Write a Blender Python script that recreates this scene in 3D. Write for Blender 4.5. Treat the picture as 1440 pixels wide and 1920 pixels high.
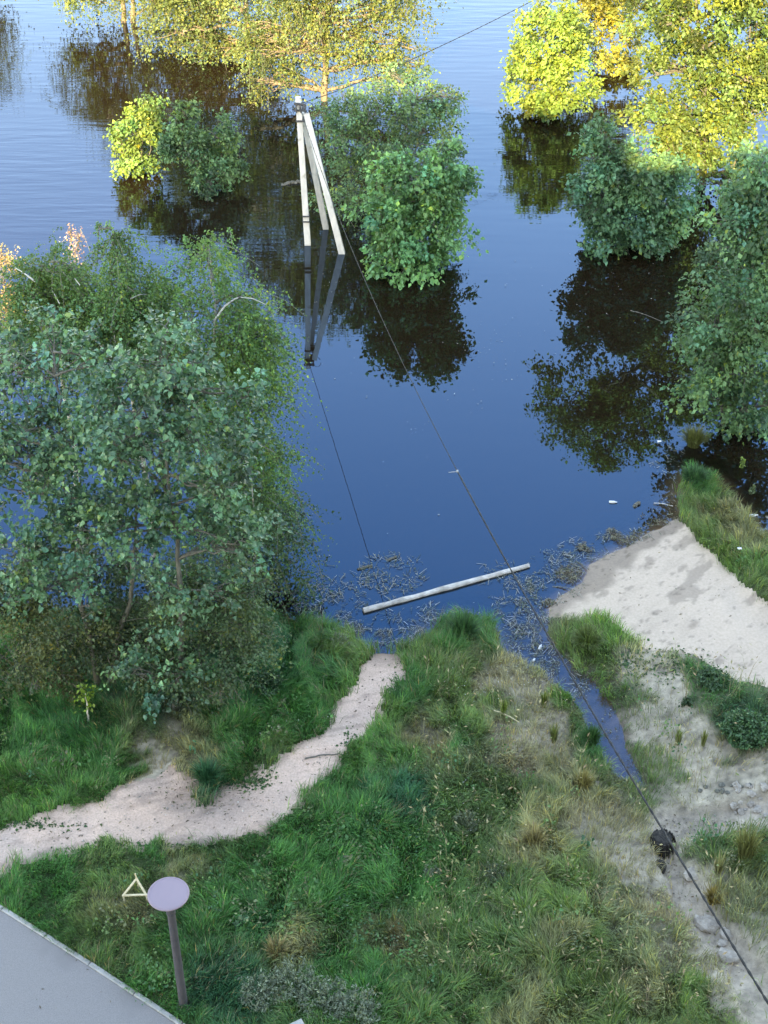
import bpy, math, random
import numpy as np
from mathutils import Vector, Matrix

random.seed(7)
rng = np.random.default_rng(7)
for o in list(bpy.data.objects):
    bpy.data.objects.remove(o)
SC = bpy.context.scene
COL = SC.collection
R = math.radians

# ------------------------------------------------------------------ camera
CAM_H, PITCH, FPX = 22.0, 38.0, 2850.0          # metres, degrees, focal length in photo pixels
cam_d = bpy.data.cameras.new('camera')
cam_d.sensor_fit = 'VERTICAL'
cam_d.sensor_height = 36.0
cam_d.lens = 36.0 * FPX / 1920.0
cam_d.clip_end = 3000
cam_d.clip_start = 0.1
cam = bpy.data.objects.new('camera', cam_d)
cam.location = (0, 0, CAM_H)
cam.rotation_euler = (R(90 - PITCH), 0, 0)
COL.objects.link(cam)
SC.camera = cam

# ------------------------------------------------------------------ sky and sun
SUN_EL, SUN_AZ = 27.0, 191.0                    # sun stands behind the photographer, a little to the left
w = bpy.data.worlds.new('World')
SC.world = w
w.use_nodes = True
nt = w.node_tree
sky = nt.nodes.new('ShaderNodeTexSky')
sky.sky_type = 'NISHITA'
sky.sun_disc = False
sky.sun_elevation = R(SUN_EL)
sky.sun_rotation = R(SUN_AZ)
sky.altitude = 100
sky.air_density = 1.0
sky.dust_density = 0.4
sky.ozone_density = 2.0
nt.links.new(sky.outputs[0], nt.nodes['Background'].inputs[0])
nt.nodes['Background'].inputs[1].default_value = 0.15
sd = bpy.data.lights.new('sun', 'SUN')
sd.energy = 2.2
sd.angle = R(0.5)
sd.color = (1.0, 0.88, 0.57)
sun = bpy.data.objects.new('sun', sd)
_az, _el = R(SUN_AZ), R(SUN_EL)
to_sun = Vector((math.sin(_az) * math.cos(_el), math.cos(_az) * math.cos(_el), math.sin(_el)))
sun.rotation_euler = to_sun.to_track_quat('Z', 'Y').to_euler()
sun.location = (0, -30, 60)
COL.objects.link(sun)
SC.view_settings.view_transform = 'Standard'
SC.view_settings.look = 'None'
SC.view_settings.exposure = 3.05
SC.view_settings.gamma = 1.0
SC.view_settings.use_white_balance = True       # the phone balanced for open shade
SC.view_settings.white_balance_temperature = 9300
SC.view_settings.white_balance_tint = 10
SC.view_settings.use_curve_mapping = False
SC.render.engine = 'CYCLES'
SC.cycles.use_denoising = True
SC.cycles.max_bounces = 8
SC.cycles.transparent_max_bounces = 12
SC.cycles.diffuse_bounces = 5
SC.cycles.caustics_reflective = False
SC.cycles.caustics_refractive = False

# ------------------------------------------------------------------ pixel <-> place
cp, sp = math.cos(R(PITCH)), math.sin(R(PITCH))
Fw = np.array([0, cp, -sp]); Up = np.array([0, sp, cp]); Rt = np.array([1.0, 0, 0])
C0 = np.array([0, 0, CAM_H])

def ray(px, py):
    return Fw + Rt * (px - 720) / FPX - Up * (py - 960) / FPX

def at(px, py, z=0.0):
    d = ray(px, py)
    return C0 + d * ((z - CAM_H) / d[2])

def atY(px, py, Y):
    d = ray(px, py)
    return C0 + d * (Y / d[1])

def proj(P):
    v = np.asarray(P, float) - C0
    zc = np.maximum(v @ Fw, 0.05)
    return 720 + FPX * v[..., 0] / zc, 960 - FPX * (v @ Up) / zc

def ppm(P):
    return FPX / float((np.asarray(P) - C0) @ Fw)

def h_for(px_base_world, py_top):
    """height whose point straight above the base shows at image row py_top"""
    d = ray(720, py_top)
    return CAM_H + d[2] / d[1] * px_base_world[1]

# ------------------------------------------------------------------ noise and polygons
def _hash(ix, iy, seed):
    n = (ix.astype(np.int64) * 374761393 + iy.astype(np.int64) * 668265263 + seed * 1442695041) & 0x7fffffff
    n = ((n ^ (n >> 13)) * 1274126177) & 0x7fffffff
    return ((n ^ (n >> 16)) & 0xffff) / 65535.0

def vnoise(x, y, s=0):
    x = np.asarray(x, float); y = np.asarray(y, float)
    ix = np.floor(x); iy = np.floor(y)
    fx = x - ix; fy = y - iy
    fx = fx * fx * (3 - 2 * fx); fy = fy * fy * (3 - 2 * fy)
    ix = ix.astype(np.int64); iy = iy.astype(np.int64)
    a = _hash(ix, iy, s); b = _hash(ix + 1, iy, s); c = _hash(ix, iy + 1, s); d = _hash(ix + 1, iy + 1, s)
    return (a * (1 - fx) + b * fx) * (1 - fy) + (c * (1 - fx) + d * fx) * fy

def fbm(x, y, s=0, o=3):
    t = 0; a = 0.5; k = 1.0; n = 0
    for i in range(o):
        t = t + a * vnoise(np.asarray(x) * k, np.asarray(y) * k, s + i * 17); n += a
        a *= 0.5; k *= 2.03
    return t / n

def sstep(a, b, x):
    t = np.clip((np.asarray(x, float) - a) / (b - a), 0, 1)
    return t * t * (3 - 2 * t)

def poly_sd(P, poly):
    """signed distance, positive inside"""
    P = np.asarray(P, float); poly = np.asarray(poly, float)
    n = len(poly); best = np.full(len(P), 1e9); inside = np.zeros(len(P), bool)
    for i in range(n):
        a = poly[i]; b = poly[(i + 1) % n]
        ab = b - a; ap = P - a
        t = np.clip((ap @ ab) / max(ab @ ab, 1e-12), 0, 1)
        d = ap - t[:, None] * ab
        best = np.minimum(best, (d * d).sum(1))
        cond = (a[1] > P[:, 1]) != (b[1] > P[:, 1])
        with np.errstate(divide='ignore', invalid='ignore'):
            xi = (b[0] - a[0]) * (P[:, 1] - a[1]) / (b[1] - a[1] if b[1] != a[1] else 1e-9) + a[0]
        inside ^= cond & (P[:, 0] < xi)
    return np.where(inside, 1, -1) * np.sqrt(best)

def px_poly(pts, z=0.0):
    return [tuple(at(x, y, z)[:2]) for x, y in pts]

# ------------------------------------------------------------------ layout of the shore
SHORE = [(-260, 1120), (0, 1150), (200, 1140), (350, 1120), (480, 1150), (555, 1172), (640, 1195), (690, 1228), (740, 1230),
         (790, 1205), (828, 1172), (880, 1158), (920, 1192), (945, 1228), (1000, 1256), (1058, 1300), (1092, 1345),
         (1106, 1395), (1130, 1440), (1176, 1474), (1222, 1494), (1202, 1440), (1174, 1390), (1154, 1330), (1114, 1280),
         (1062, 1234), (1034, 1192), (1030, 1142), (1066, 1112), (1112, 1062), (1190, 1012), (1268, 972), (1276, 905),
         (1292, 884), (1335, 892), (1375, 942), (1420, 990), (1480, 1030), (1620, 1070)]
LAND = px_poly(SHORE) + [(60, 24.5), (400, 26), (400, -300), (-400, -300), (-400, 26), (-60, 25)]
PATH = px_poly([(-240, 1590), (-100, 1572), (0, 1553), (60, 1545), (128, 1520), (200, 1510), (250, 1474), (330, 1452), (372, 1478),
                (388, 1512), (404, 1498), (440, 1480), (520, 1440), (560, 1400), (604, 1366), (638, 1310), (660, 1262), (680, 1222), (690, 1196),
                (776, 1196), (762, 1236), (750, 1272), (718, 1330), (692, 1375), (664, 1412), (604, 1470), (545, 1545), (450, 1580),
                (300, 1602), (200, 1597), (90, 1612), (22, 1640), (0, 1662), (-60, 1720), (-240, 1900)], 0.4)
BEACH = px_poly([(1020, 1150), (1036, 1096), (1082, 1040), (1165, 988), (1262, 956), (1312, 1020), (1380, 1092), (1440, 1152),
                 (1560, 1250), (1640, 1360), (1440, 1312), (1380, 1292), (1300, 1240), (1210, 1228), (1165, 1192), (1130, 1160), (1085, 1166)], 0.1)
PAVE = px_poly([(-700, 1300), (-300, 1525), (0, 1708), (62, 1747), (130, 1790), (215, 1845), (330, 1922), (420, 1983), (600, 2105), (-700, 2400)], 0.55)
GULLY = px_poly([(1225, 1500), (1300, 1500), (1440, 1475), (1560, 1470), (1560, 1560), (1440, 1548), (1330, 1552), (1262, 1560),
                 (1290, 1610), (1340, 1690), (1400, 1760), (1460, 1850), (1480, 1960), (1400, 1960), (1370, 1850), (1310, 1760),
                 (1262, 1690), (1238, 1610), (1222, 1560)], 0.45)
ZP = 0.57

def terrain(x, y):
    x = np.asarray(x, float); y = np.asarray(y, float)
    P = np.stack([x.ravel(), y.ravel()], 1)
    s = poly_sd(P, LAND) + (fbm(P[:, 0] * 1.6, P[:, 1] * 1.6, 3) - 0.5) * 0.30
    bch = sstep(-0.3, 0.6, poly_sd(P, BEACH))
    up = 0.015 + 0.62 * (1 - np.exp(-np.maximum(s, 0) / (2.6 + 3.5 * bch)))
    bump = (fbm(P[:, 0] * 0.7, P[:, 1] * 0.7, 11) - 0.5) * 0.30 + (fbm(P[:, 0] * 2.6, P[:, 1] * 2.6, 12) - 0.5) * 0.10
    bump *= sstep(0.1, 2.0, s) * (1 - 0.7 * bch)
    down = -1.9 * (1 - np.exp(np.minimum(s, 0) / 3.2))
    z = np.where(s > 0, up + bump, down)
    z = np.where((P[:, 1] < 22.4) & (P[:, 1] > 17) & (P[:, 0] > 2.5) & (P[:, 0] < 9), np.maximum(z, -0.05), z)   # the ditch is shallow
    g = poly_sd(P, GULLY)
    z = z - 0.20 * sstep(-0.05, 0.10, g) * sstep(0.0, 0.6, s)
    z = np.where((s > 0.12) & (g > -0.1), np.maximum(z, np.minimum(0.07, s * 0.25)), z)
    p = sstep(-0.08, 0.35, poly_sd(P, PATH))
    z = z - 0.035 * p * sstep(0.1, 0.5, s)
    k = sstep(-0.9, 0.0, poly_sd(P, PAVE))
    z = z * (1 - k) + (ZP - 0.03) * k
    return z.reshape(x.shape)

def on_ground(px, py):
    z = 0.2
    for i in range(6):
        p = at(px, py, z)
        z = float(terrain(np.array([p[0]]), np.array([p[1]]))[0])
    return at(px, py, z)

# ------------------------------------------------------------------ mesh building
class MB:
    def __init__(self):
        self.v, self.f, self.c, self.n = [], [], [], 0
    def add(self, v, f, col=None):
        v = np.asarray(v, float).reshape(-1, 3); f = np.asarray(f, np.int64).reshape(-1, 3)
        self.v.append(v); self.f.append(f + self.n); self.n += len(v)
        c = np.ones((len(v), 3)) * 0.5 if col is None else np.broadcast_to(np.asarray(col, float), (len(v), 3))
        self.c.append(c)
        return self
    def mesh(self, name, mat, origin=None, smooth=False):
        v = np.concatenate(self.v) if self.v else np.zeros((0, 3))
        f = np.concatenate(self.f) if self.f else np.zeros((0, 3), np.int64)
        c = np.concatenate(self.c) if self.c else np.zeros((0, 3))
        if origin is not None:
            v = v - np.asarray(origin)
        me = bpy.data.meshes.new(name)
        me.vertices.add(len(v)); me.vertices.foreach_set('co', v.astype(np.float32).ravel())
        me.loops.add(len(f) * 3); me.loops.foreach_set('vertex_index', f.astype(np.int32).ravel())
        me.polygons.add(len(f)); me.polygons.foreach_set('loop_start', (np.arange(len(f)) * 3).astype(np.int32))
        me.polygons.foreach_set('use_smooth', np.full(len(f), smooth))
        ca = me.color_attributes.new('Col', 'FLOAT_COLOR', 'POINT')
        ca.data.foreach_set('color', np.concatenate([c, np.ones((len(c), 1))], 1).astype(np.float32).ravel())
        me.update(calc_edges=True)
        if mat: me.materials.append(mat)
        return me
    def build(self, name, mat, parent=None, origin=None, smooth=False):
        if parent is not None and origin is None:
            origin = parent['_o'] if '_o' in parent else None
        me = self.mesh(name, mat, origin, smooth)
        o = bpy.data.objects.new(name, me)
        COL.objects.link(o)
        if parent is not None:
            o.parent = parent
        elif origin is not None:
            o.location = Vector(origin)
        return o

def tag(o, label=None, cat=None, group=None, kind=None):
    if label: o['label'] = label
    if cat: o['category'] = cat
    if group: o['group'] = group
    if kind: o['kind'] = kind
    return o

def thing(name, loc, label, cat, group=None):
    o = bpy.data.objects.new(name, None)
    o.location = Vector(loc); o.empty_display_size = 0.2
    COL.objects.link(o)
    o['_o'] = [float(a) for a in loc]
    return tag(o, label, cat, group)

def tube(m, pts, rad, sides=6, col=(.5, .5, .5), cap=True):
    pts = np.asarray(pts, float); n = len(pts)
    rad = np.broadcast_to(np.asarray(rad, float), (n,))
    t = np.gradient(pts, axis=0); t /= np.linalg.norm(t, axis=1)[:, None] + 1e-9
    ref = np.array([0, 0, 1.0]) if abs(t[0][2]) < 0.9 else np.array([1.0, 0, 0])
    a = np.cross(t, ref); a /= np.linalg.norm(a, axis=1)[:, None] + 1e-9
    b = np.cross(t, a)
    th = np.linspace(0, 2 * math.pi, sides, endpoint=False)
    v = pts[:, None] + rad[:, None, None] * (np.cos(th)[None, :, None] * a[:, None] + np.sin(th)[None, :, None] * b[:, None])
    v = v.reshape(-1, 3); f = []
    for i in range(n - 1):
        for k in range(sides):
            p, q = i * sides + k, i * sides + (k + 1) % sides
            f += [(p, q, q + sides), (p, q + sides, p + sides)]
    if cap:
        for k in range(1, sides - 1):
            f.append((0, k + 1, k)); e = (n - 1) * sides; f.append((e, e + k, e + k + 1))
    m.add(v, f, col)
    return m

def box(m, c, s, rot=None, col=(.5, .5, .5), bev=0.0):
    hx, hy, hz = s[0] / 2, s[1] / 2, s[2] / 2
    b = bev
    ring = lambda z, k: [(-hx + k, -hy + k, z), (hx - k, -hy + k, z), (hx - k, hy - k, z), (-hx + k, hy - k, z)]
    rings = [ring(-hz, b), ring(-hz + b, 0), ring(hz - b, 0), ring(hz, b)] if b > 0 else [ring(-hz, 0), ring(hz, 0)]
    v = [p for r in rings for p in r]; f = []
    for i in range(len(rings) - 1):
        for k in range(4):
            p, q = i * 4 + k, i * 4 + (k + 1) % 4
            f += [(p, q, q + 4), (p, q + 4, p + 4)]
    e = (len(rings) - 1) * 4
    f += [(0, 2, 1), (0, 3, 2), (e, e + 1, e + 2), (e, e + 2, e + 3)]
    v = np.array(v, float)
    if rot is not None: v = v @ np.asarray(rot.to_3x3() if hasattr(rot, 'to_3x3') else rot).T
    m.add(v + np.asarray(c), f, col)
    return m

def bar(m, a, b, wd, ht, col=(.5, .5, .5), wd2=None):
    """a square-section bar from a to b"""
    a = np.asarray(a, float); b = np.asarray(b, float); t = (b - a) / np.linalg.norm(b - a)
    ref = np.array([0, 0, 1.0]) if abs(t[2]) < 0.9 else np.array([1.0, 0, 0])
    s = np.cross(t, ref); s /= np.linalg.norm(s); u = np.cross(s, t)
    k = (wd2 or wd) / wd
    v = [p + q * (s * i * wd / 2 + u * j * ht / 2) for p, q in ((a, 1), (b, k)) for i, j in ((-1, -1), (1, -1), (1, 1), (-1, 1))]
    f = []
    for i in range(4):
        j = (i + 1) % 4
        f += [(i, j, j + 4), (i, j + 4, i + 4)]
    f += [(0, 2, 1), (0, 3, 2), (4, 5, 6), (4, 6, 7)]
    m.add(v, f, col)
    return m

# ------------------------------------------------------------------ materials
def new_mat(name):
    m = bpy.data.materials.new(name); m.use_nodes = True
    n = m.node_tree.nodes; n.clear()
    out = n.new('ShaderNodeOutputMaterial')
    return m, m.node_tree, out

def nd(t, kind, **kw):
    n = t.nodes.new(kind)
    for k, v in kw.items():
        if k.startswith('i_'):
            key = k[2:]
            n.inputs[int(key) if key.isdigit() else key.replace('_', ' ')].default_value = v
        else:
            setattr(n, k, v)
    return n

def ramp(t, fac, stops):
    r = t.nodes.new('ShaderNodeValToRGB')
    el = r.color_ramp.elements
    while len(el) < len(stops): el.new(0.5)
    for e, (p, c) in zip(el, stops):
        e.position = p; e.color = (*c, 1) if len(c) == 3 else c
    t.links.new(fac, r.inputs[0])
    return r.outputs[0]

def leaf_mat(name, rough=0.5, transl=0.3, spec=0.4, tint=(1.15, 1.1, 0.5)):
    m, t, out = new_mat(name)
    a = nd(t, 'ShaderNodeAttribute', attribute_name='Col')
    p = nd(t, 'ShaderNodeBsdfPrincipled'); p.inputs['Roughness'].default_value = rough
    p.inputs['Specular IOR Level'].default_value = spec
    t.links.new(a.outputs['Color'], p.inputs['Base Color'])
    tr = nd(t, 'ShaderNodeBsdfTranslucent')
    mx = nd(t, 'ShaderNodeMix', data_type='RGBA', blend_type='MULTIPLY'); mx.inputs[0].default_value = 1
    t.links.new(a.outputs['Color'], mx.inputs[6]); mx.inputs[7].default_value = (*tint, 1)
    t.links.new(mx.outputs[2], tr.inputs[0])
    ms = nd(t, 'ShaderNodeMixShader'); ms.inputs[0].default_value = transl
    t.links.new(p.outputs[0], ms.inputs[1]); t.links.new(tr.outputs[0], ms.inputs[2])
    t.links.new(ms.outputs[0], out.inputs[0])
    return m

def noise_mat(name, c1, c2, scale=8, rough=0.8, bump=0.3, stretch=(1, 1, 1), detail=6, spec=0.3, bscale=None, vcol=False, metallic=0.0, spots=None):
    m, t, out = new_mat(name)
    tc = nd(t, 'ShaderNodeTexCoord'); mp = nd(t, 'ShaderNodeMapping'); mp.inputs['Scale'].default_value = stretch
    t.links.new(tc.outputs['Object'], mp.inputs[0])
    n = nd(t, 'ShaderNodeTexNoise'); n.inputs['Scale'].default_value = scale; n.inputs['Detail'].default_value = detail
    t.links.new(mp.outputs[0], n.inputs['Vector'])
    colr = ramp(t, n.outputs[0], [(0.32, c1), (0.68, c2)])
    p = nd(t, 'ShaderNodeBsdfPrincipled'); p.inputs['Roughness'].default_value = rough; p.inputs['Specular IOR Level'].default_value = spec
    p.inputs['Metallic'].default_value = metallic
    if spots:
        n3 = nd(t, 'ShaderNodeTexNoise'); n3.inputs['Scale'].default_value = spots[0]; n3.inputs['Detail'].default_value = 3
        t.links.new(tc.outputs['Object'], n3.inputs['Vector'])
        fm = ramp(t, n3.outputs[0], [(spots[1], (0, 0, 0)), (spots[1] + 0.08, (1, 1, 1))])
        mx = nd(t, 'ShaderNodeMix', data_type='RGBA'); t.links.new(fm, mx.inputs[0]); t.links.new(colr, mx.inputs[6]); mx.inputs[7].default_value = (*spots[2], 1)
        colr = mx.outputs[2]
    if vcol:
        a = nd(t, 'ShaderNodeAttribute', attribute_name='Col')
        mx = nd(t, 'ShaderNodeMix', data_type='RGBA', blend_type='MULTIPLY'); mx.inputs[0].default_value = 1
        t.links.new(a.outputs['Color'], mx.inputs[6]); t.links.new(colr, mx.inputs[7]); colr = mx.outputs[2]
    t.links.new(colr, p.inputs['Base Color'])
    if bump:
        n2 = nd(t, 'ShaderNodeTexNoise'); n2.inputs['Scale'].default_value = bscale or scale * 3; n2.inputs['Detail'].default_value = 5
        t.links.new(mp.outputs[0], n2.inputs['Vector'])
        b = nd(t, 'ShaderNodeBump'); b.inputs['Strength'].default_value = bump; b.inputs['Distance'].default_value = 0.03
        t.links.new(n2.outputs[0], b.inputs['Height']); t.links.new(b.outputs[0], p.inputs['Normal'])
    t.links.new(p.outputs[0], out.inputs[0])
    return m

M = {}
M['poplar'] = leaf_mat('poplar_leaf', 0.38, 0.22, 0.6)
M['birch'] = leaf_mat('birch_leaf', 0.5, 0.35, 0.4)
M['leaf'] = leaf_mat('shrub_leaf', 0.45, 0.3, 0.45)
M['gold'] = leaf_mat('willow_leaf', 0.5, 0.35, 0.35)
M['grass'] = leaf_mat('grass_blade', 0.5, 0.28, 0.35, (1.1, 1.1, 0.7))
M['straw'] = leaf_mat('straw', 0.7, 0.15, 0.2, (1, 1, 1))
M['bark'] = noise_mat('grey_bark', (0.09, 0.085, 0.072), (0.20, 0.19, 0.16), 6, 0.9, 0.6, (3, 3, .6))
M['birchbark'] = noise_mat('birch_bark', (0.34, 0.32, 0.29), (0.50, 0.48, 0.44), 5, 0.7, 0.3, (1, 1, 5), spots=(9, 0.60, (0.06, 0.05, 0.045)))
M['tan_bark'] = noise_mat('tan_bark', (0.13, 0.10, 0.075), (0.30, 0.25, 0.19), 5, 0.9, 0.6, (3, 3, .5))
M['soil'] = noise_mat('soil', (0.72, 0.72, 0.72), (1.2, 1.18, 1.15), 7, 0.95, 0.7, vcol=True, bscale=30, spec=0.15)
M['path'] = noise_mat('trodden_sand', (0.84, 0.835, 0.83), (1.08, 1.08, 1.08), 26.0, 0.95, 0.5, vcol=True, bscale=34, spec=0.12, detail=8)
M['sand'] = noise_mat('river_sand', (0.90, 0.895, 0.89), (1.04, 1.04, 1.04), 18.0, 0.92, 0.35, vcol=True, bscale=30, spec=0.15, detail=8)
M['asphalt'] = noise_mat('asphalt', (0.225, 0.205, 0.205), (0.30, 0.275, 0.27), 60, 0.85, 0.35, bscale=160, spec=0.3, detail=9, spots=(0.7, 0.52, (0.235, 0.215, 0.215)))
M['kerb'] = noise_mat('kerb_concrete', (0.30, 0.29, 0.28), (0.44, 0.42, 0.40), 9, 0.9, 0.4)
M['concrete'] = noise_mat('pole_concrete', (0.52, 0.50, 0.47), (0.68, 0.65, 0.61), 7, 0.85, 0.3, (1, 1, .4), spots=(2.2, 0.60, (0.36, 0.33, 0.29)))
M['steel'] = noise_mat('dark_steel', (0.05, 0.05, 0.055), (0.09, 0.085, 0.085), 12, 0.6, 0.1)
M['cable'] = noise_mat('cable_sheath', (0.012, 0.012, 0.015), (0.02, 0.02, 0.024), 20, 0.6, 0.05, spec=0.25)
M['lamp_grey'] = noise_mat('grey_powder_coat', (0.085, 0.075, 0.085), (0.105, 0.092, 0.10), 4, 0.5, 0.04, spec=0.4)
M['lamp_top'] = noise_mat('pale_powder_coat', (0.30, 0.225, 0.265), (0.32, 0.24, 0.28), 3, 0.5, 0.03, spec=0.4)
M['newwood'] = noise_mat('fresh_pine', (0.55, 0.44, 0.27), (0.72, 0.60, 0.40), 8, 0.7, 0.15, (1, 1, 6))
M['log'] = noise_mat('bleached_wood', (0.36, 0.32, 0.29), (0.66, 0.61, 0.57), 6, 0.8, 0.35, (1, 1, 1))
M['stone'] = noise_mat('pale_stone', (0.28, 0.24, 0.205), (0.50, 0.43, 0.37), 9, 0.95, 0.8)
M['stump'] = noise_mat('charred_wood', (0.012, 0.011, 0.011), (0.05, 0.042, 0.036), 14, 0.85, 0.8)
M['plastic'] = noise_mat('white_plastic', (0.72, 0.72, 0.72), (0.8, 0.8, 0.8), 5, 0.4, 0.05)
M['brick'] = noise_mat('facade_render', (0.42, 0.38, 0.33), (0.50, 0.46, 0.40), 2, 0.9, 0.2)
M['roofing'] = noise_mat('roof_felt', (0.05, 0.05, 0.05), (0.08, 0.08, 0.08), 5, 0.9, 0.2)
M['paint'] = noise_mat('window_paint', (0.72, 0.72, 0.72), (0.78, 0.78, 0.78), 5, 0.5, 0.02)
def pane_mat():
    m, t, out = new_mat('window_glass')
    p = nd(t, 'ShaderNodeBsdfPrincipled'); p.inputs['Base Color'].default_value = (0.03, 0.035, 0.04, 1); p.inputs['Roughness'].default_value = 0.05
    t.links.new(p.outputs[0], out.inputs[0]); return m
M['pane'] = pane_mat()

def water_mat():
    m, t, out = new_mat('flood_water')
    tc = nd(t, 'ShaderNodeTexCoord')
    att = nd(t, 'ShaderNodeAttribute', attribute_name='Col')      # R = depth in metres / 2, G = how wind-ruffled
    sep = nd(t, 'ShaderNodeSeparateColor'); t.links.new(att.outputs['Color'], sep.inputs[0])
    mp = nd(t, 'ShaderNodeMapping'); mp.inputs['Scale'].default_value = (0.55, 3.2, 1); mp.inputs['Rotation'].default_value = (0, 0, R(4))
    t.links.new(tc.outputs['Object'], mp.inputs[0])
    n1 = nd(t, 'ShaderNodeTexNoise'); n1.inputs['Scale'].default_value = 1.1; n1.inputs['Detail'].default_value = 3; n1.inputs['Roughness'].default_value = 0.45
    t.links.new(mp.outputs[0], n1.inputs['Vector'])
    mp2 = nd(t, 'ShaderNodeMapping'); mp2.inputs['Scale'].default_value = (0.9, 1.6, 1)
    t.links.new(tc.outputs['Object'], mp2.inputs[0])
    n2 = nd(t, 'ShaderNodeTexNoise'); n2.inputs['Scale'].default_value = 0.9; n2.inputs['Detail'].default_value = 2
    t.links.new(mp2.outputs[0], n2.inputs['Vector'])
    mul = nd(t, 'ShaderNodeMath', operation='MULTIPLY'); t.links.new(n1.outputs[0], mul.inputs[0]); t.links.new(sep.outputs[1], mul.inputs[1])
    mad = nd(t, 'ShaderNodeMath', operation='MULTIPLY_ADD'); t.links.new(n2.outputs[0], mad.inputs[0]); mad.inputs[1].default_value = 0.10
    t.links.new(mul.outputs[0], mad.inputs[2])
    b = nd(t, 'ShaderNodeBump'); b.inputs['Strength'].default_value = 1.0; b.inputs['Distance'].default_value = 0.010
    t.links.new(mad.outputs[0], b.inputs['Height'])
    fr = nd(t, 'ShaderNodeFresnel'); fr.inputs['IOR'].default_value = 1.92; t.links.new(b.outputs[0], fr.inputs['Normal'])
    gl = nd(t, 'ShaderNodeBsdfGlossy'); gl.inputs['Roughness'].default_value = 0.012; gl.inputs['Color'].default_value = (0.22, 0.53, 1.0, 1)
    t.links.new(b.outputs[0], gl.inputs['Normal'])
    lw = nd(t, 'ShaderNodeLayerWeight'); lw.inputs['Blend'].default_value = 0.5; t.links.new(b.outputs[0], lw.inputs['Normal'])
    fm = nd(t, 'ShaderNodeMapRange'); fm.inputs['From Min'].default_value = 0.30; fm.inputs['From Max'].default_value = 0.80; t.links.new(lw.outputs['Facing'], fm.inputs[0])
    tm_ = nd(t, 'ShaderNodeMix', data_type='RGBA'); tm_.inputs[6].default_value = (0.07, 0.45, 0.98, 1); tm_.inputs[7].default_value = (0.85, 0.93, 1.0, 1)
    t.links.new(fm.outputs[0], tm_.inputs[0]); t.links.new(tm_.outputs[2], gl.inputs['Color'])
    body = nd(t, 'ShaderNodeBsdfDiffuse'); body.inputs['Color'].default_value = (0.015, 0.0092, 0.0048, 1)
    trn = nd(t, 'ShaderNodeBsdfTransparent'); trn.inputs['Color'].default_value = (0.80, 0.72, 0.62, 1)
    dp = nd(t, 'ShaderNodeMapRange'); dp.inputs['From Min'].default_value = 0.0; dp.inputs['From Max'].default_value = 0.32
    dp.interpolation_type = 'SMOOTHSTEP'
    t.links.new(sep.outputs[0], dp.inputs[0])
    m1 = nd(t, 'ShaderNodeMixShader'); t.links.new(dp.outputs[0], m1.inputs[0]); t.links.new(trn.outputs[0], m1.inputs[1]); t.links.new(body.outputs[0], m1.inputs[2])
    ge = nd(t, 'ShaderNodeNewGeometry'); inv = nd(t, 'ShaderNodeMath', operation='SUBTRACT'); inv.inputs[0].default_value = 1.0   # light leaves the water from below without total reflection
    t.links.new(ge.outputs['Backfacing'], inv.inputs[1]); fx = nd(t, 'ShaderNodeMath', operation='MULTIPLY'); t.links.new(fr.outputs[0], fx.inputs[0]); t.links.new(inv.outputs[0], fx.inputs[1])
    m2 = nd(t, 'ShaderNodeMixShader'); t.links.new(fx.outputs[0], m2.inputs[0]); t.links.new(m1.outputs[0], m2.inputs[1]); t.links.new(gl.outputs[0], m2.inputs[2])
    t.links.new(m2.outputs[0], out.inputs[0])
    return m
M['water'] = water_mat()

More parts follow.
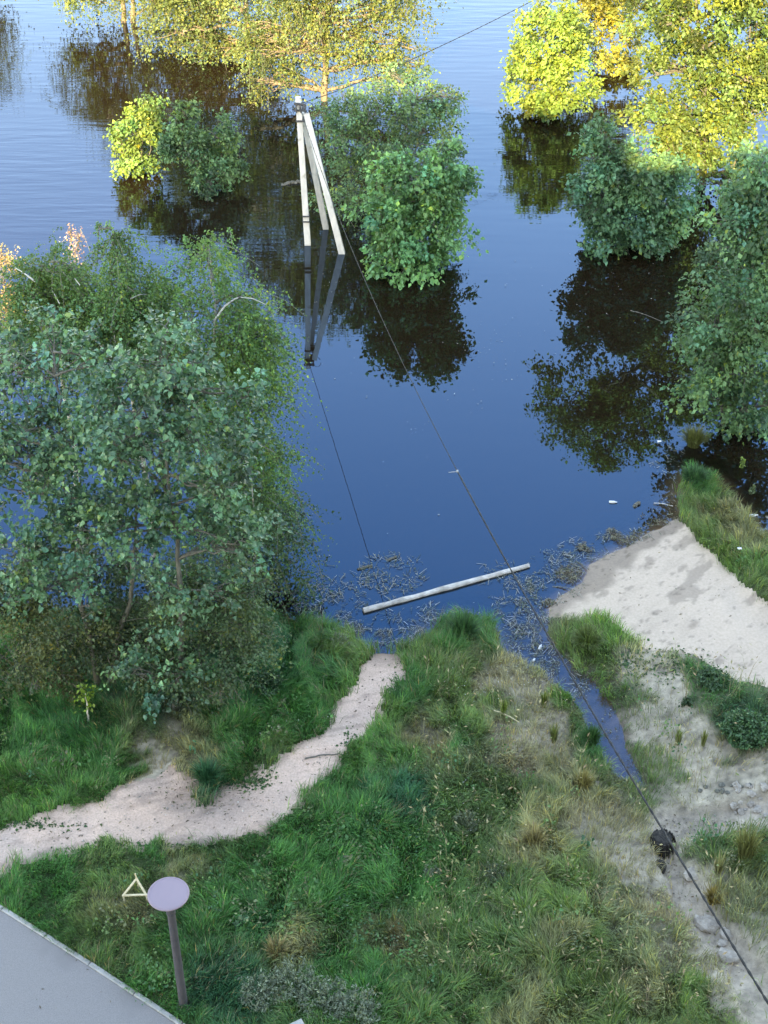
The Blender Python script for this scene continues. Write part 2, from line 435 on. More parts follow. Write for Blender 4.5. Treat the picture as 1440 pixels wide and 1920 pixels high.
# ------------------------------------------------------------------ vegetation map (colour, density and blade length over the bank)
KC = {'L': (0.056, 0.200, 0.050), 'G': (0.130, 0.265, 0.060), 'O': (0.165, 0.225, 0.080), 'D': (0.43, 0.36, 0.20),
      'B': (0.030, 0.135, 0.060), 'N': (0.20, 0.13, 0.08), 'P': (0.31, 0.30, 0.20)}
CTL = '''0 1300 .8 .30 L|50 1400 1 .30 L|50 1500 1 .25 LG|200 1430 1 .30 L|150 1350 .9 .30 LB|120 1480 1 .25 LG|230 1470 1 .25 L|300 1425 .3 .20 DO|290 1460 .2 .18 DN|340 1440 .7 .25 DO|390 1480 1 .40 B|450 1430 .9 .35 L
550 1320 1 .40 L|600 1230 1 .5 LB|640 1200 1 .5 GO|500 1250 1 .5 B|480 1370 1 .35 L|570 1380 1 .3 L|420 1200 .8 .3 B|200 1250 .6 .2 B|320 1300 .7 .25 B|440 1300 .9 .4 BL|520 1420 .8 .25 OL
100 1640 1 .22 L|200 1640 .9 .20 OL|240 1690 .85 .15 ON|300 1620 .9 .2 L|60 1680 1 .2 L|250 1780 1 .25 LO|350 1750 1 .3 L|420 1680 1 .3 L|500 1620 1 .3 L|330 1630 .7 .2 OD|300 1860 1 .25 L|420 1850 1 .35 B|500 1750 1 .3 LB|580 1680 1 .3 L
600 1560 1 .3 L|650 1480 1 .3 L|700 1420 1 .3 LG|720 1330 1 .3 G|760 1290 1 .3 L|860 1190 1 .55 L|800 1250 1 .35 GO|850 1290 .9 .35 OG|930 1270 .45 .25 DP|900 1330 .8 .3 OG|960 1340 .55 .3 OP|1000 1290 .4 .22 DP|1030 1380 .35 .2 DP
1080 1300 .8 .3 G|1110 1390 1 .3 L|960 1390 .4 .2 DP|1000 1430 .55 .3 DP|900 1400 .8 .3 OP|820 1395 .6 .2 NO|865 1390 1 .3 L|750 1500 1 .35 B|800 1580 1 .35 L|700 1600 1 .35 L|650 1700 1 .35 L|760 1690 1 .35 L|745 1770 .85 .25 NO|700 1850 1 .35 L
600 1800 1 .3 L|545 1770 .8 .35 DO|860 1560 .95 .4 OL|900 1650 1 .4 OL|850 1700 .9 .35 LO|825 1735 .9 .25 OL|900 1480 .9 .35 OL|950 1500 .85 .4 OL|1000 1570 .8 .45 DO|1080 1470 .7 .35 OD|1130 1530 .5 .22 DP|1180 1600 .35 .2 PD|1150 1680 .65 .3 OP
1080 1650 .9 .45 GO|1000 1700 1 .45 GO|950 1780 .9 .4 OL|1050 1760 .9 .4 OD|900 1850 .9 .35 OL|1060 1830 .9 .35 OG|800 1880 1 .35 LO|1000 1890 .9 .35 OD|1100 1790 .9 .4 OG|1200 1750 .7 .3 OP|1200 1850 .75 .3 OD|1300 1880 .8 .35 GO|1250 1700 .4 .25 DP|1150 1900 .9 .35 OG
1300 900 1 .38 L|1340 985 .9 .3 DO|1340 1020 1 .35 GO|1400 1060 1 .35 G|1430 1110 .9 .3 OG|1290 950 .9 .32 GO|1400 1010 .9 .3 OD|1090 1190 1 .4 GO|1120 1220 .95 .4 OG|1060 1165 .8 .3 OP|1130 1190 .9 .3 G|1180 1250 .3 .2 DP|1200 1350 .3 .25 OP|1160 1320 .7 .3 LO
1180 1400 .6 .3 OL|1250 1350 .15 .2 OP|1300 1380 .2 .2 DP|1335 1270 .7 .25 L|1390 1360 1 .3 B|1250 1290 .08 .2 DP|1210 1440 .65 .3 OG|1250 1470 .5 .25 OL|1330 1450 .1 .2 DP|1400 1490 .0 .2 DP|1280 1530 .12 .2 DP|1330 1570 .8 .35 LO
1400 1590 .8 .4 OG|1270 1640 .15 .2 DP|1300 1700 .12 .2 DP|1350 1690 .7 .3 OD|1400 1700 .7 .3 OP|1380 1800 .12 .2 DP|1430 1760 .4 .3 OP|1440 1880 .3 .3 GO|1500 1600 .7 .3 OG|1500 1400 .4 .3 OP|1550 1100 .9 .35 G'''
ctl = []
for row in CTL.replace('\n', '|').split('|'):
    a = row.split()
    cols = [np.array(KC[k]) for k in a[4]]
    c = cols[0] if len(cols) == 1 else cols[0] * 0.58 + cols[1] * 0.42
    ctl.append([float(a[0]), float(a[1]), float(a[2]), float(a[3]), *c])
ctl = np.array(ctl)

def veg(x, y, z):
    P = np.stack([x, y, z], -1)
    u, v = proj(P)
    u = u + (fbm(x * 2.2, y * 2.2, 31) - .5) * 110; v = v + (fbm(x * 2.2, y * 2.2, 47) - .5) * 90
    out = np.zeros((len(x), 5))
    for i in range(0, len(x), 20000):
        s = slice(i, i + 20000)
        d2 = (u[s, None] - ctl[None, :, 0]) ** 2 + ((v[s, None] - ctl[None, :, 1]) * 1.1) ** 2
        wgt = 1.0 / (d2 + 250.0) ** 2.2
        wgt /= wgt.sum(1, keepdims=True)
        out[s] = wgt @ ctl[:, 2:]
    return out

# ------------------------------------------------------------------ ground, water, path, beach, pavement
def axis(fine_a, fine_b, step, far_a, far_b):
    mid = np.arange(fine_a, fine_b + 1e-6, step)
    lo, hi, s = [], [], step
    p = fine_a
    while p > far_a:
        s *= 1.35; p -= s; lo.append(p)
    s = step; p = fine_b
    while p < far_b:
        s *= 1.35; p += s; hi.append(p)
    return np.array(lo[::-1] + list(mid) + hi)

def grid_tris(nx, ny, keep=None):
    i, j = np.meshgrid(np.arange(nx - 1), np.arange(ny - 1), indexing='ij')
    a = (i * ny + j).ravel(); b = a + ny; c = b + 1; d = a + 1
    if keep is not None:
        k = keep.ravel(); a, b, c, d = a[k], b[k], c[k], d[k]
    return np.concatenate([np.stack([a, b, c], 1), np.stack([a, c, d], 1)])

SANDC, PATHC = np.array((0.575, 0.44, 0.345)), np.array((0.67, 0.475, 0.385))
def soil_colour(x, y, z):
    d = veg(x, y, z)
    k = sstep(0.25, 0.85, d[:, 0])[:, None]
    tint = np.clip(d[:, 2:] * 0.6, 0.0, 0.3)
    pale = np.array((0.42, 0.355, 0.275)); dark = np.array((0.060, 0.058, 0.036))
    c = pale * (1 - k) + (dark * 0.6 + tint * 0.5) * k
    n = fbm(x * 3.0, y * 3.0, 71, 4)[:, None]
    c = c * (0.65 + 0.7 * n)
    litter = sstep(0.60, 0.72, fbm(x * 6, y * 6, 91, 3))[:, None]
    c = c * (1 - 0.45 * litter)
    g = sstep(-0.1, 0.15, poly_sd(np.stack([x, y], 1), GULLY))[:, None]
    c = c * (1 - g * .8) + np.array((0.45, 0.37, 0.30)) * (0.6 + 0.7 * n) * g * .8
    wet = sstep(0.10, 0.0, z)[:, None]
    mud = np.array((0.13, 0.098, 0.078))
    c = c * (1 - wet * .85) + mud * wet * .85
    return c

gx = axis(-9.5, 10.5, 0.09, -420, 420); gy = axis(13.5, 31.5, 0.09, -300, 700)
X, Y = np.meshgrid(gx, gy, indexing='ij')
Z = terrain(X, Y)
m = MB()
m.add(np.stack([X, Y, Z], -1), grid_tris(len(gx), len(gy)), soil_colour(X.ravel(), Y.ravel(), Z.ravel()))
ground = tag(m.build('ground', M['soil'], smooth=True), kind='structure')

gx = axis(-12, 13, 0.22, -420, 420); gy = axis(15.5, 60, 0.22, -300, 700)
X, Y = np.meshgrid(gx, gy, indexing='ij')
dep = np.clip(-terrain(X, Y), 0, 2) / 2
ruf = sstep(33, 46, Y + 2.0 * (fbm(X * .15, Y * .3, 5) - .5) * 12 - X * 0.25) * (0.35 + 0.65 * sstep(.3, .7, fbm(X * .12, Y * .35, 8)))
m = MB()
m.add(np.stack([X, Y, X * 0], -1), grid_tris(len(gx), len(gy)), np.stack([dep, ruf, ruf * 0], -1).reshape(-1, 3))
water = tag(m.build('water', M['water'], smooth=True), kind='structure')

def sheet(name, mat, poly, step, lift, colf, ragged=0.10, zmin=-9):
    poly = np.array(poly)
    inb = poly[(np.abs(poly[:, 0]) < 14)]
    x = np.arange(max(poly[:, 0].min(), -11), min(poly[:, 0].max(), 12), step); y = np.arange(max(poly[:, 1].min(), 12.5), poly[:, 1].max(), step)
    X, Y = np.meshgrid(x, y, indexing='ij')
    cx = (X[:-1, :-1] + step / 2); cy = (Y[:-1, :-1] + step / 2)
    s = poly_sd(np.stack([cx.ravel(), cy.ravel()], 1), poly)
    s = s + (fbm(cx.ravel() * 3.2, cy.ravel() * 3.2, 61, 4) - 0.5) * ragged * 3
    Z = terrain(X, Y) + lift
    keep = (s > 0).reshape(cx.shape) & (Z[:-1, :-1] > zmin)
    f = grid_tris(len(x), len(y), keep)
    v = np.stack([X, Y, Z], -1).reshape(-1, 3)
    used = np.unique(f); rem = np.full(len(v), -1); rem[used] = np.arange(len(used))
    v = v[used]; f = rem[f]
    m = MB(); m.add(v, f, colf(v[:, 0], v[:, 1], v[:, 2]))
    return tag(m.build(name, mat, smooth=True), kind='structure')

def path_col(x, y, z):
    n = fbm(x * 1.3, y * 1.3, 101, 4)[:, None]; n2 = fbm(x * 7, y * 7, 103, 3)[:, None]
    c = PATHC * (0.86 + 0.22 * n + 0.16 * (n2 - .5)) * (1 + (n - .5) * np.array([[.10, 0, -.10]]))
    P = np.stack([x, y, z], -1); u, v = proj(P)
    sc = np.exp(-(((u - 385) / 110) ** 2 + ((v - 1500) / 55) ** 2))[:, None] * (0.4 + n2)   # grass litter trodden into the sand
    c = c * (1 - 0.42 * np.clip(sc, 0, 1))
    scuff = sstep(.62, .72, fbm(x * 1.1 + y * .8, (y - x * .4) * 6.0, 107, 4))[:, None]
    c = c * (1 - 0.22 * scuff)
    e = poly_sd(np.stack([x, y], 1), PATH)
    edge = sstep(.16, .0, e + (n2[:, 0] - .5) * .3)[:, None]                                  # dark humus where the grass begins
    c = c * (1 - edge * .25)
    wet = sstep(0.13, 0.02, z)[:, None]
    return c * (1 - 0.55 * wet)
def beach_col(x, y, z):
    n = fbm(x * .8, y * .8, 111, 4)[:, None]; st = fbm(x * 1.0 + y * .9, (y - x) * 5.0, 113, 3)[:, None]
    c = SANDC * (0.95 + 0.12 * n) * (1 - 0.08 * sstep(.55, .75, st))
    run = sstep(.66, .73, fbm(x * .8 + y * 1.2, (y * .8 - x) * 2.2, 119, 5))[:, None]        # rain runnels with dirt in them
    c = c * (1 - 0.30 * run)
    fleck = sstep(.70, .76, fbm(x * 8, y * 8, 121, 3))[:, None]
    c = c * (1 - 0.30 * fleck)
    wet = sstep(0.085, 0.055, z + 0.07 * (fbm(x * 2.0, y * 2.0, 117, 4) - .5))[:, None]
    sub = sstep(0.01, -0.06, z)[:, None]
    return c * (1 - 0.45 * wet) * (1 - .35 * sub)
path = sheet('path', M['path'], PATH, 0.05, 0.008, path_col, 0.19)
beach = sheet('sand_bank', M['sand'], BEACH, 0.06, 0.008, beach_col, 0.06)

pv = [p for p in PAVE]
m = MB()
pts = np.array([(a, b, ZP) for a, b in pv])
import mathutils.geometry as mg
tri = mg.tessellate_polygon([[Vector(p) for p in pts]])
m.add(pts, [t for t in tri]); 
pavement = tag(m.build('pavement', M['asphalt']), kind='structure')
for p in pavement.data.polygons:
    if p.normal.z < 0: p.flip()
# kerb stones along its edge
edge = [np.array((*p, 0)) for p in PAVE[0:9]]
kerb = bpy.data.objects.new('kerb', None); kerb.location = (float(edge[3][0]), float(edge[3][1]), ZP); kerb['_o'] = [float(edge[3][0]), float(edge[3][1]), ZP]
COL.objects.link(kerb); tag(kerb, kind='structure')
dl = [0.0]
for a, b in zip(edge, edge[1:]): dl.append(dl[-1] + np.linalg.norm(b - a))
def along(s):
    i = max(k for k in range(len(dl)) if dl[k] <= s); i = min(i, len(edge) - 2)
    return edge[i] + (edge[i + 1] - edge[i]) * (s - dl[i]) / (dl[i + 1] - dl[i])
s = 0.0
while s + 1.0 < dl[-1]:
    a, b = along(s), along(s + 0.985)
    t = (b - a) / np.linalg.norm(b - a); nrm = np.array((-t[1], t[0], 0)); nrm *= 1 if nrm[1] > 0 else -1
    mid = (a + b) / 2 + nrm * 0.05
    ang = math.atan2(t[1], t[0])
    m = MB(); box(m, (mid[0], mid[1], ZP - 0.085 + random.uniform(-.006, .006)), (np.linalg.norm(b - a), 0.085, 0.22), Matrix.Rotation(ang, 3, 'Z'), bev=0.012)
    m.build('kerb_stone', M['kerb'], kerb)
    s += 1.0

# ------------------------------------------------------------------ the apartment block the photo is taken from (its shadow covers the near bank)
BX0, BX1, BZ, BS = -16.4, 42.0, 24.2, -2.0
bl = thing('apartment_building', (12, -8, 0.5), 'tall apartment block behind the viewpoint whose shadow covers the near bank', 'building')
m = MB(); box(m, ((BX0 + BX1) / 2, -8.2, BZ / 2), (BX1 - BX0, 14, BZ)); m.build('wall', M['brick'], bl)
m = MB(); box(m, ((BS + BX1) / 2 + .08, -8.2, BZ + 0.15), (BX1 - BS + 0.14, 14.3, 0.3)); m.build('roof', M['roofing'], bl)
m = MB(); box(m, ((BX0 + BS) / 2, -8.2, BZ + 1.25), (BS - BX0, 14, 2.5)); m.build('wall', M['brick'], bl)
m = MB(); box(m, ((BX0 + BS) / 2 - .05, -8.2, BZ + 2.65), (BS - BX0 + 0.3, 14.3, 0.3)); m.build('roof', M['roofing'], bl)
wm = MB(); box(wm, (0, 0, 0), (1.5, 0.1, 1.5)); wme = wm.mesh('window', M['paint'])
pm = MB(); box(pm, (0, 0.03, 0), (1.3, 0.08, 1.3)); pme = pm.mesh('pane', M['pane'])
for fl in range(8):
    for k in range(18):
        o = bpy.data.objects.new('window', wme); COL.objects.link(o); o.parent = bl
        o.location = (BX0 + 2.4 + k * 3.15 - 12, -1.19 + 8, 2.2 + fl * 2.9 - 0.5)
        q = bpy.data.objects.new('pane', pme); COL.objects.link(q); q.parent = o

# ------------------------------------------------------------------ foliage helpers
LEAF2 = (np.array([(0, 0, 0), (.36, .42, .10), (0, 1, -.04), (-.36, .42, .10)]), np.array([(0, 1, 2), (0, 2, 3)]))
LEAF4 = (np.array([(0, .0, 0), (.43, .12, .07), (.34, .58, .10), (0, 1.05, -.10), (-.34, .58, .10), (-.43, .12, .07), (0, .5, -.02)]),
         np.array([(0, 1, 6), (1, 2, 6), (2, 3, 6), (3, 4, 6), (4, 5, 6), (5, 0, 6)]))
NARROW = (np.array([(0, 0, 0), (.17, .45, .05), (0, 1, -.06), (-.17, .45, .05)]), np.array([(0, 1, 2), (0, 2, 3)]))

def unit(v):
    return v / (np.linalg.norm(v, axis=-1, keepdims=True) + 1e-9)

def leaves(m, pos, d, nrm, size, col, tmpl=LEAF2):
    d = unit(d); nrm = nrm - (nrm * d).sum(1, keepdims=True) * d; nrm = unit(nrm); s = np.cross(d, nrm)
    tv, tf = tmpl; k = len(tv); n = len(pos)
    v = pos[:, None] + size[:, None, None] * (tv[None, :, 0:1] * s[:, None] + tv[None, :, 1:2] * d[:, None] + tv[None, :, 2:3] * nrm[:, None])
    f = tf[None] + (np.arange(n) * k)[:, None, None]
    m.add(v.reshape(-1, 3), f.reshape(-1, 3), np.repeat(col, k, 0))

def rand_dir(n):
    return unit(rng.normal(size=(n, 3)))

def lobe(px, py, Yd, rx, ry, dm=None):
    """ellipsoid of foliage: photo position, its distance, half width and half height in photo pixels, depth radius in metres"""
    c = atY(px, py, Yd); k = ppm(c)
    ax = rx / k; dm = dm or ax * 0.85
    dep = math.atan2(CAM_H - c[2], Yd)
    az = math.sqrt(max((ry / k) ** 2 - (dm * math.sin(dep)) ** 2, (0.55 * ry / k) ** 2)) / math.cos(dep)
    return c, np.array((ax, dm, az))

SPEC = {
    'poplar': dict(mat='poplar', tm=LEAF4, leaf=0.086, lps=11, sl=0.42, droop=0.15, col=(0.062, 0.140, 0.074), var=0.35, csz=0.128, bark='bark', yellow=0.03),
    'birch': dict(mat='birch', tm=LEAF2, leaf=0.060, lps=22, sl=0.80, droop=0.95, col=(0.062, 0.120, 0.040), var=0.3, csz=0.22, bark='birchbark', yellow=0.04),
    'willow': dict(mat='gold', tm=LEAF2, leaf=0.095, lps=16, sl=0.85, droop=0.7, col=(0.130, 0.170, 0.058), var=0.3, csz=0.17, bark='tan_bark', yellow=0.02),
    'maple': dict(mat='leaf', tm=LEAF2, leaf=0.135, lps=10, sl=0.40, droop=0.10, col=(0.062, 0.130, 0.060), var=0.32, csz=0.125, bark='bark', yellow=0.02),
    'alder': dict(mat='leaf', tm=LEAF2, leaf=0.105, lps=11, sl=0.42, droop=0.15, col=(0.080, 0.125, 0.050), var=0.32, csz=0.128, bark='bark', yellow=0.04),
}

def foliage(m, tw, lobes, n_leaves, sp, col=None, zmin=0.03, shell=0.55, size=1.0, gap=1.0, tone=1.0):
    """fills the lobes with clumped sprigs of leaves; returns the leaves for picking singles out"""
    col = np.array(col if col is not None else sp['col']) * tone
    vol = np.array([(r[0] * r[1] * r[2]) ** (2 / 3) for c, r in lobes]); vol /= vol.sum()
    P, D, Nn, S, Cc = [], [], [], [], []
    anchors = []
    for (c, r), q in zip(lobes, vol):
        nl = int(n_leaves * q)
        rm = float(np.mean(r))
        ncl = max(4, int(22 * gap * (rm / 0.9) ** 1.3))
        ncl = min(ncl, 110)
        u = rand_dir(ncl)
        u[:, 2] = np.where(u[:, 2] < -0.55, -u[:, 2] * .6, u[:, 2]); u = unit(u)
        rad = shell + (1 - shell) * rng.random(ncl) ** 0.6
        rad *= 0.82 + 0.36 * rng.random(ncl)
        cc = c + u * r * rad[:, None]
        anchors.append((c, cc))
        ctone = 1 + sp['var'] * rng.normal(size=ncl) * 0.95
        chue = rng.normal(size=(ncl, 1)) * np.array([[0.12, 0.02, -0.10]])
        ns = max(1, nl // sp['lps'])
        k = rng.integers(0, ncl, ns)
        sig = sp['csz'] * rm * (0.7 + 0.6 * rng.random(ncl))
        o = cc[k] + rng.normal(size=(ns, 3)) * sig[k][:, None] * np.array([1, 1, .72])
        ou = unit((o - c) / r)
        dr = unit(ou * 0.7 + rng.normal(size=(ns, 3)) * 0.55 + np.array([0, 0, 0.35 - 1.35 * sp['droop']]))
        L = sp['sl'] * (0.55 + 0.9 * rng.random(ns)) * min(1.0, 0.6 + rm * 0.4)
        # leaves along each sprig, which bends down under its own weight
        lp = sp['lps']
        t = (np.arange(lp)[None] + rng.random((ns, lp))) / lp
        bend = 0.25 + sp['droop'] * 0.6
        pos = o[:, None] + dr[:, None] * (L[:, None] * t)[..., None]
        pos[..., 2] -= bend * L[:, None] * t ** 2 * 0.6
        pos += rng.normal(size=pos.shape) * sp['leaf'] * 0.55
        pos = pos.reshape(-1, 3)
        kk = np.repeat(k, lp)
        out = np.repeat(ou, lp, 0)
        d = unit(rng.normal(size=pos.shape) * 0.75 + out * 0.6 + np.array([0, 0, -0.55]))
        nr = unit(rng.normal(size=pos.shape) * 0.55 + out * 0.35 + np.array([0, -0.05, 0.85]))
        sz = sp['leaf'] * size * (0.45 + 1.0 * rng.random(len(pos)) ** 1.2)
        tone = ctone[kk] * (1 + sp['var'] * 0.5 * rng.normal(size=len(pos)))
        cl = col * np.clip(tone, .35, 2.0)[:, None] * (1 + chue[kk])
        yl = rng.random(len(pos)) < sp['yellow']
        cl[yl] = cl[yl] * np.array([2.0, 1.35, .7])
        ok = pos[:, 2] > zmin + 0.05
        P.append(pos[ok]); D.append(d[ok]); Nn.append(nr[ok]); S.append(sz[ok]); Cc.append(np.clip(cl[ok], 0.004, .8))
        if tw is not None:
            for i in range(0, ns, 9):
                if o[i][2] < zmin: continue
                e = o[i] + dr[i] * L[i]; e = e - np.array([0, 0, bend * L[i] * .6]); e[2] = max(e[2], zmin)
                tube(tw, [o[i], (o[i] + e) / 2 + np.array([0, 0, bend * L[i] * .12]), e], [0.010, 0.007, 0.004], 3, cap=False)
    P, D, Nn, S, Cc = map(np.concatenate, (P, D, Nn, S, Cc))
    if m is not None: leaves(m, P, D, Nn, S, Cc, sp['tm'])
    return anchors, (P, D, Nn, S, Cc)

def curve(a, b, n=6, wob=0.08, up=0.15):
    a = np.asarray(a, float); b = np.asarray(b, float); t = np.linspace(0, 1, n)[:, None]
    L = np.linalg.norm(b - a)
    p = a + (b - a) * t
    p[:, 2] += up * L * np.sin(t[:, 0] * math.pi) * 0.5
    w = rng.normal(size=(n, 3)) * wob * L * 0.35; w[0] = 0; w[-1] = 0
    return p + w

leaf_meshes = []
TONE = {'thicket_bush': 1.45, 'poplar_tree': 1.28, 'birch_tree': 1.7, 'flooded_bush': 1.9, 'maple_tree': 1.95, 'alder_tree': 1.2, 'willow_tree': 1.1}
DENS = {'thicket_bush': 1.7, 'poplar_tree': 1.55, 'birch_tree': 1.7, 'flooded_bush': 1.35, 'maple_tree': 1.45, 'alder_tree': 2.4, 'willow_tree': 2.3}
def tree(name, label, cat, base, stems, lobes, n, species, col=None, group=None, size=1.0, leaf_parts=0, shell=0.5, trunk_r=0.09, limb_n=9, extra=None, bark=None, gap=1.0, tops=None):
    """base = foot of the tree; stems = list of polylines from the foot up (world points)"""
    sp = SPEC[species]
    T = thing(name, base, label, cat, group)
    lobes = [l if l[2] > 8 else (l[0], l[1], base[1] + l[2], *l[3:]) for l in lobes]
    lb = [lobe(*l) for l in lobes]
    sat = []
    for c, r in lb:                                   # uneven outline: smaller boughs standing out of every main lobe
        for k in range(3 if species != 'birch' else 1):
            u = rand_dir(1)[0]; u[2] = abs(u[2]) * .8 if rng.random() < .65 else u[2] * .6
            f_ = rng.uniform(.28, .46)
            sat.append((c + unit(u) * r * rng.uniform(.80, 1.08), r * f_ * np.array([1, 1, rng.uniform(.8, 1.3)])))
    lb += sat
    if name == 'flooded_bush':                        # boughs that hang into the water
        w_ = max(abs(c[0] - base[0]) + r[0] for c, r in lb)
        for k in range(7):                            # upright shoots above the crown
            c, r = lb[rng.integers(0, len(lobes))]
            lb.append((c + np.array([rng.uniform(-.8, .8) * r[0], rng.uniform(-.5, .5) * r[1], r[2] * rng.uniform(.85, 1.1)]), np.array([.13, .13, rng.uniform(.25, .5)])))
        for k in range(4):
            lb.append((np.array([base[0] + rng.uniform(-.48, .48) * w_, base[1] + rng.uniform(-.5, .35), rng.uniform(.15, .38)]), np.array([w_ * .30, w_ * .30, .32])))
    tr = MB(); tw = MB(); cr = MB(); lm = tr if species != 'birch' else MB()
    spts = []
    for st in stems:
        st = np.asarray(st, float)
        s = np.linspace(0, 1, 14); q = np.stack([np.interp(s, np.linspace(0, 1, len(st)), st[:, k]) for k in range(3)], 1)
        q[1:-1] += rng.normal(size=(12, 3)) * np.array([.03, .03, 0.0])
        r = trunk_r * (1 - 0.92 * s); r[0] *= 1.25
        tube(tr, q, r, 9)
        spts.append(q)
    allp = np.concatenate(spts)
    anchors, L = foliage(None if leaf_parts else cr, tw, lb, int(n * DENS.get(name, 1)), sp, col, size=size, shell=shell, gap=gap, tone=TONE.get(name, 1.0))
    for c, cc in anchors:
        low = allp[allp[:, 2] < c[2] + 0.1]
        src = low[np.argmin(((low - c) ** 2 * np.array([1, 1, .6])).sum(1))] if len(low) else allp[0]
        mid = curve(src, c, 6, 0.1, 0.12)
        tube(lm, mid, np.linspace(trunk_r * 0.42, trunk_r * 0.2, 6), 6)
        for e in cc[rng.permutation(len(cc))[:limb_n]]:
            s0 = mid[rng.integers(2, 6)]
            if e[2] < 0.05: continue
            tube(lm, curve(s0, e, 4, 0.12, 0.1), np.linspace(trunk_r * 0.20, 0.008, 4), 4, cap=False)
    if leaf_parts:
        P, D, Nn, S, Cc = L
        toc = unit(C0 - P); near = ((P - np.mean(P, 0)) * toc).sum(1) + S * 6 + rng.random(len(P)) * 0.4
        idx = np.argsort(-near)[:leaf_parts * 3]; idx = rng.permutation(idx)[:leaf_parts]
        rest = np.ones(len(P), bool); rest[idx] = False
        leaves(cr, P[rest], D[rest], Nn[rest], S[rest], Cc[rest], sp['tm'])
    tr.build('trunk', M[bark or sp['bark']], T, smooth=True)
    if lm is not tr: tag(lm.build('limbs', M['bark'], T, smooth=True), kind='stuff')
    if tw.n: tag(tw.build('twigs', M['bark'], T), kind='stuff')
    crn = tag(cr.build('crown', M[sp['mat']], T), kind='stuff')
    if leaf_parts:
        if not leaf_meshes:
            for k in range(6):
                mm = MB(); cv = np.array(sp['col']) * 1.35 * (0.7 + 0.16 * k) * np.array([1 + .05 * (k - 3), 1, 1 - .03 * k])
                leaves(mm, np.zeros((1, 3)), np.array([[0, 1., 0]]), np.array([[0, 0, 1.]]), np.ones(1), cv[None], LEAF4)
                leaf_meshes.append(mm.mesh('leaf', M['poplar']))
        for i in idx:
            d = D[i]; nr = Nn[i] - Nn[i].dot(d) * d; nr /= np.linalg.norm(nr); s = np.cross(d, nr)
            o = bpy.data.objects.new('leaf', leaf_meshes[rng.integers(0, 6)]); COL.objects.link(o); o.parent = T
            mt = Matrix(((s[0], d[0], nr[0], 0), (s[1], d[1], nr[1], 0), (s[2], d[2], nr[2], 0), (0, 0, 0, 1)))
            o.matrix_local = Matrix.Translation(Vector(P[i] - np.array(T['_o']))) @ mt @ Matrix.Scale(float(S[i]), 4)
    if extra: extra(T)
    return T

def foot(px, py, z=None):
    if z is None: return on_ground(px, py)
    return at(px, py, z)

def bed(px, py):
    """foot of a flooded tree: seen waterline, carried down to the river bed"""
    p = at(px, py, 0)
    return np.array([p[0], p[1], min(-0.1, float(terrain(np.array([p[0]]), np.array([p[1]]))[0]))])

def branch(T, pts, Yd, r0, r1, mat):
    q = [atY(x, y, Yd + k * .12) for k, (x, y) in enumerate(pts)]
    s = np.linspace(0, 1, 12); q = np.array(q)
    q = np.stack([np.interp(s, np.linspace(0, 1, len(q)), q[:, k]) for k in range(3)], 1)
    m = MB(); tube(m, q, np.linspace(r0, r1, 12), 6); m.build('branch', mat, T, smooth=True)

# ------------------------------------------------------------------ near left: poplars on the bank
b = foot(330, 1330)
tree('poplar_tree', 'big-leaved poplar at the centre of the left clump, bare trunk showing through', 'tree', b,
     [[b, atY(338, 1180, b[1]), atY(336, 1040, b[1]), atY(318, 900, b[1] + .1), atY(312, 760, b[1] + .2), atY(310, 640, b[1] + .2)]],
     [(310, 690, b[1] + .1, 75, 75, .7), (250, 790, b[1] - .2, 110, 95, 1.0), (390, 790, b[1] + .1, 90, 95, .9), (430, 920, b[1] + .1, 60, 90, .7),
      (300, 900, b[1] + .5, 120, 90, .8), (230, 990, b[1] + .2, 90, 80, .8), (450, 1020, b[1] + .2, 55, 70, .5), (360, 1130, b[1] - .1, 70, 60, .5), (300, 1270, b[1] - .3, 60, 60, .4)],
     9500, 'poplar', trunk_r=0.065, leaf_parts=290, limb_n=10, gap=1.3)
b = foot(185, 1290)
tree('poplar_tree', 'big-leaved poplar at the left edge with two leaning stems', 'tree', b,
     [[b, atY(150, 1120, b[1]), atY(125, 960, b[1]), atY(110, 800, b[1]), atY(100, 660, b[1])],
      [b + np.array([.25, .05, 0]), atY(250, 1060, b[1] + .2), atY(255, 960, b[1] + .3), atY(240, 850, b[1] + .4)]],
     [(100, 700, b[1] + .3, 95, 80, .8), (20, 760, b[1] + .1, 90, 110, .9), (150, 830, b[1], 110, 110, 1.0), (40, 920, b[1], 100, 120, 1.0),
      (160, 960, b[1] + .3, 90, 90, .8), (40, 1060, b[1] - .1, 90, 80, .7), (130, 1110, b[1] - .2, 60, 70, .5), (-60, 880, b[1], 80, 160, .9)],
     8800, 'poplar', trunk_r=0.06, leaf_parts=290, limb_n=10, gap=1.3)

def thicket(label, px, py, lobes, n, col):  # small olive leaves, coloured darker to carry the shade under the poplar crowns
    b = foot(px, py)
    stems = [[b + np.array([dx, 0, 0]), atY(l[0], l[1], b[1] + l[2])] for dx, l in zip((-.2, 0, .2, .35), lobes)]
    tree('thicket_bush', label, 'bush', b, stems, [(l[0], l[1], b[1] + l[2], *l[3:]) for l in lobes], n, 'alder', col=col, trunk_r=.03, size=.62, limb_n=6, shell=.3, group='undergrowth beneath the poplars')
thicket('olive small-leaved undergrowth at the left edge below the poplars', 60, 1300, [(30, 1160, .2, 100, 90, .6), (110, 1200, 0, 90, 80, .6), (40, 1250, -.1, 100, 60, .5), (-60, 1180, .1, 80, 110, .6)], 8500, (0.062, 0.082, 0.034))
thicket('shade-darkened small-leaved undergrowth between the two poplar trunks', 235, 1275, [(220, 1130, .4, 90, 90, .6), (270, 1200, .2, 90, 70, .6), (190, 1220, .1, 70, 60, .5)], 7000, (0.036, 0.066, 0.030))
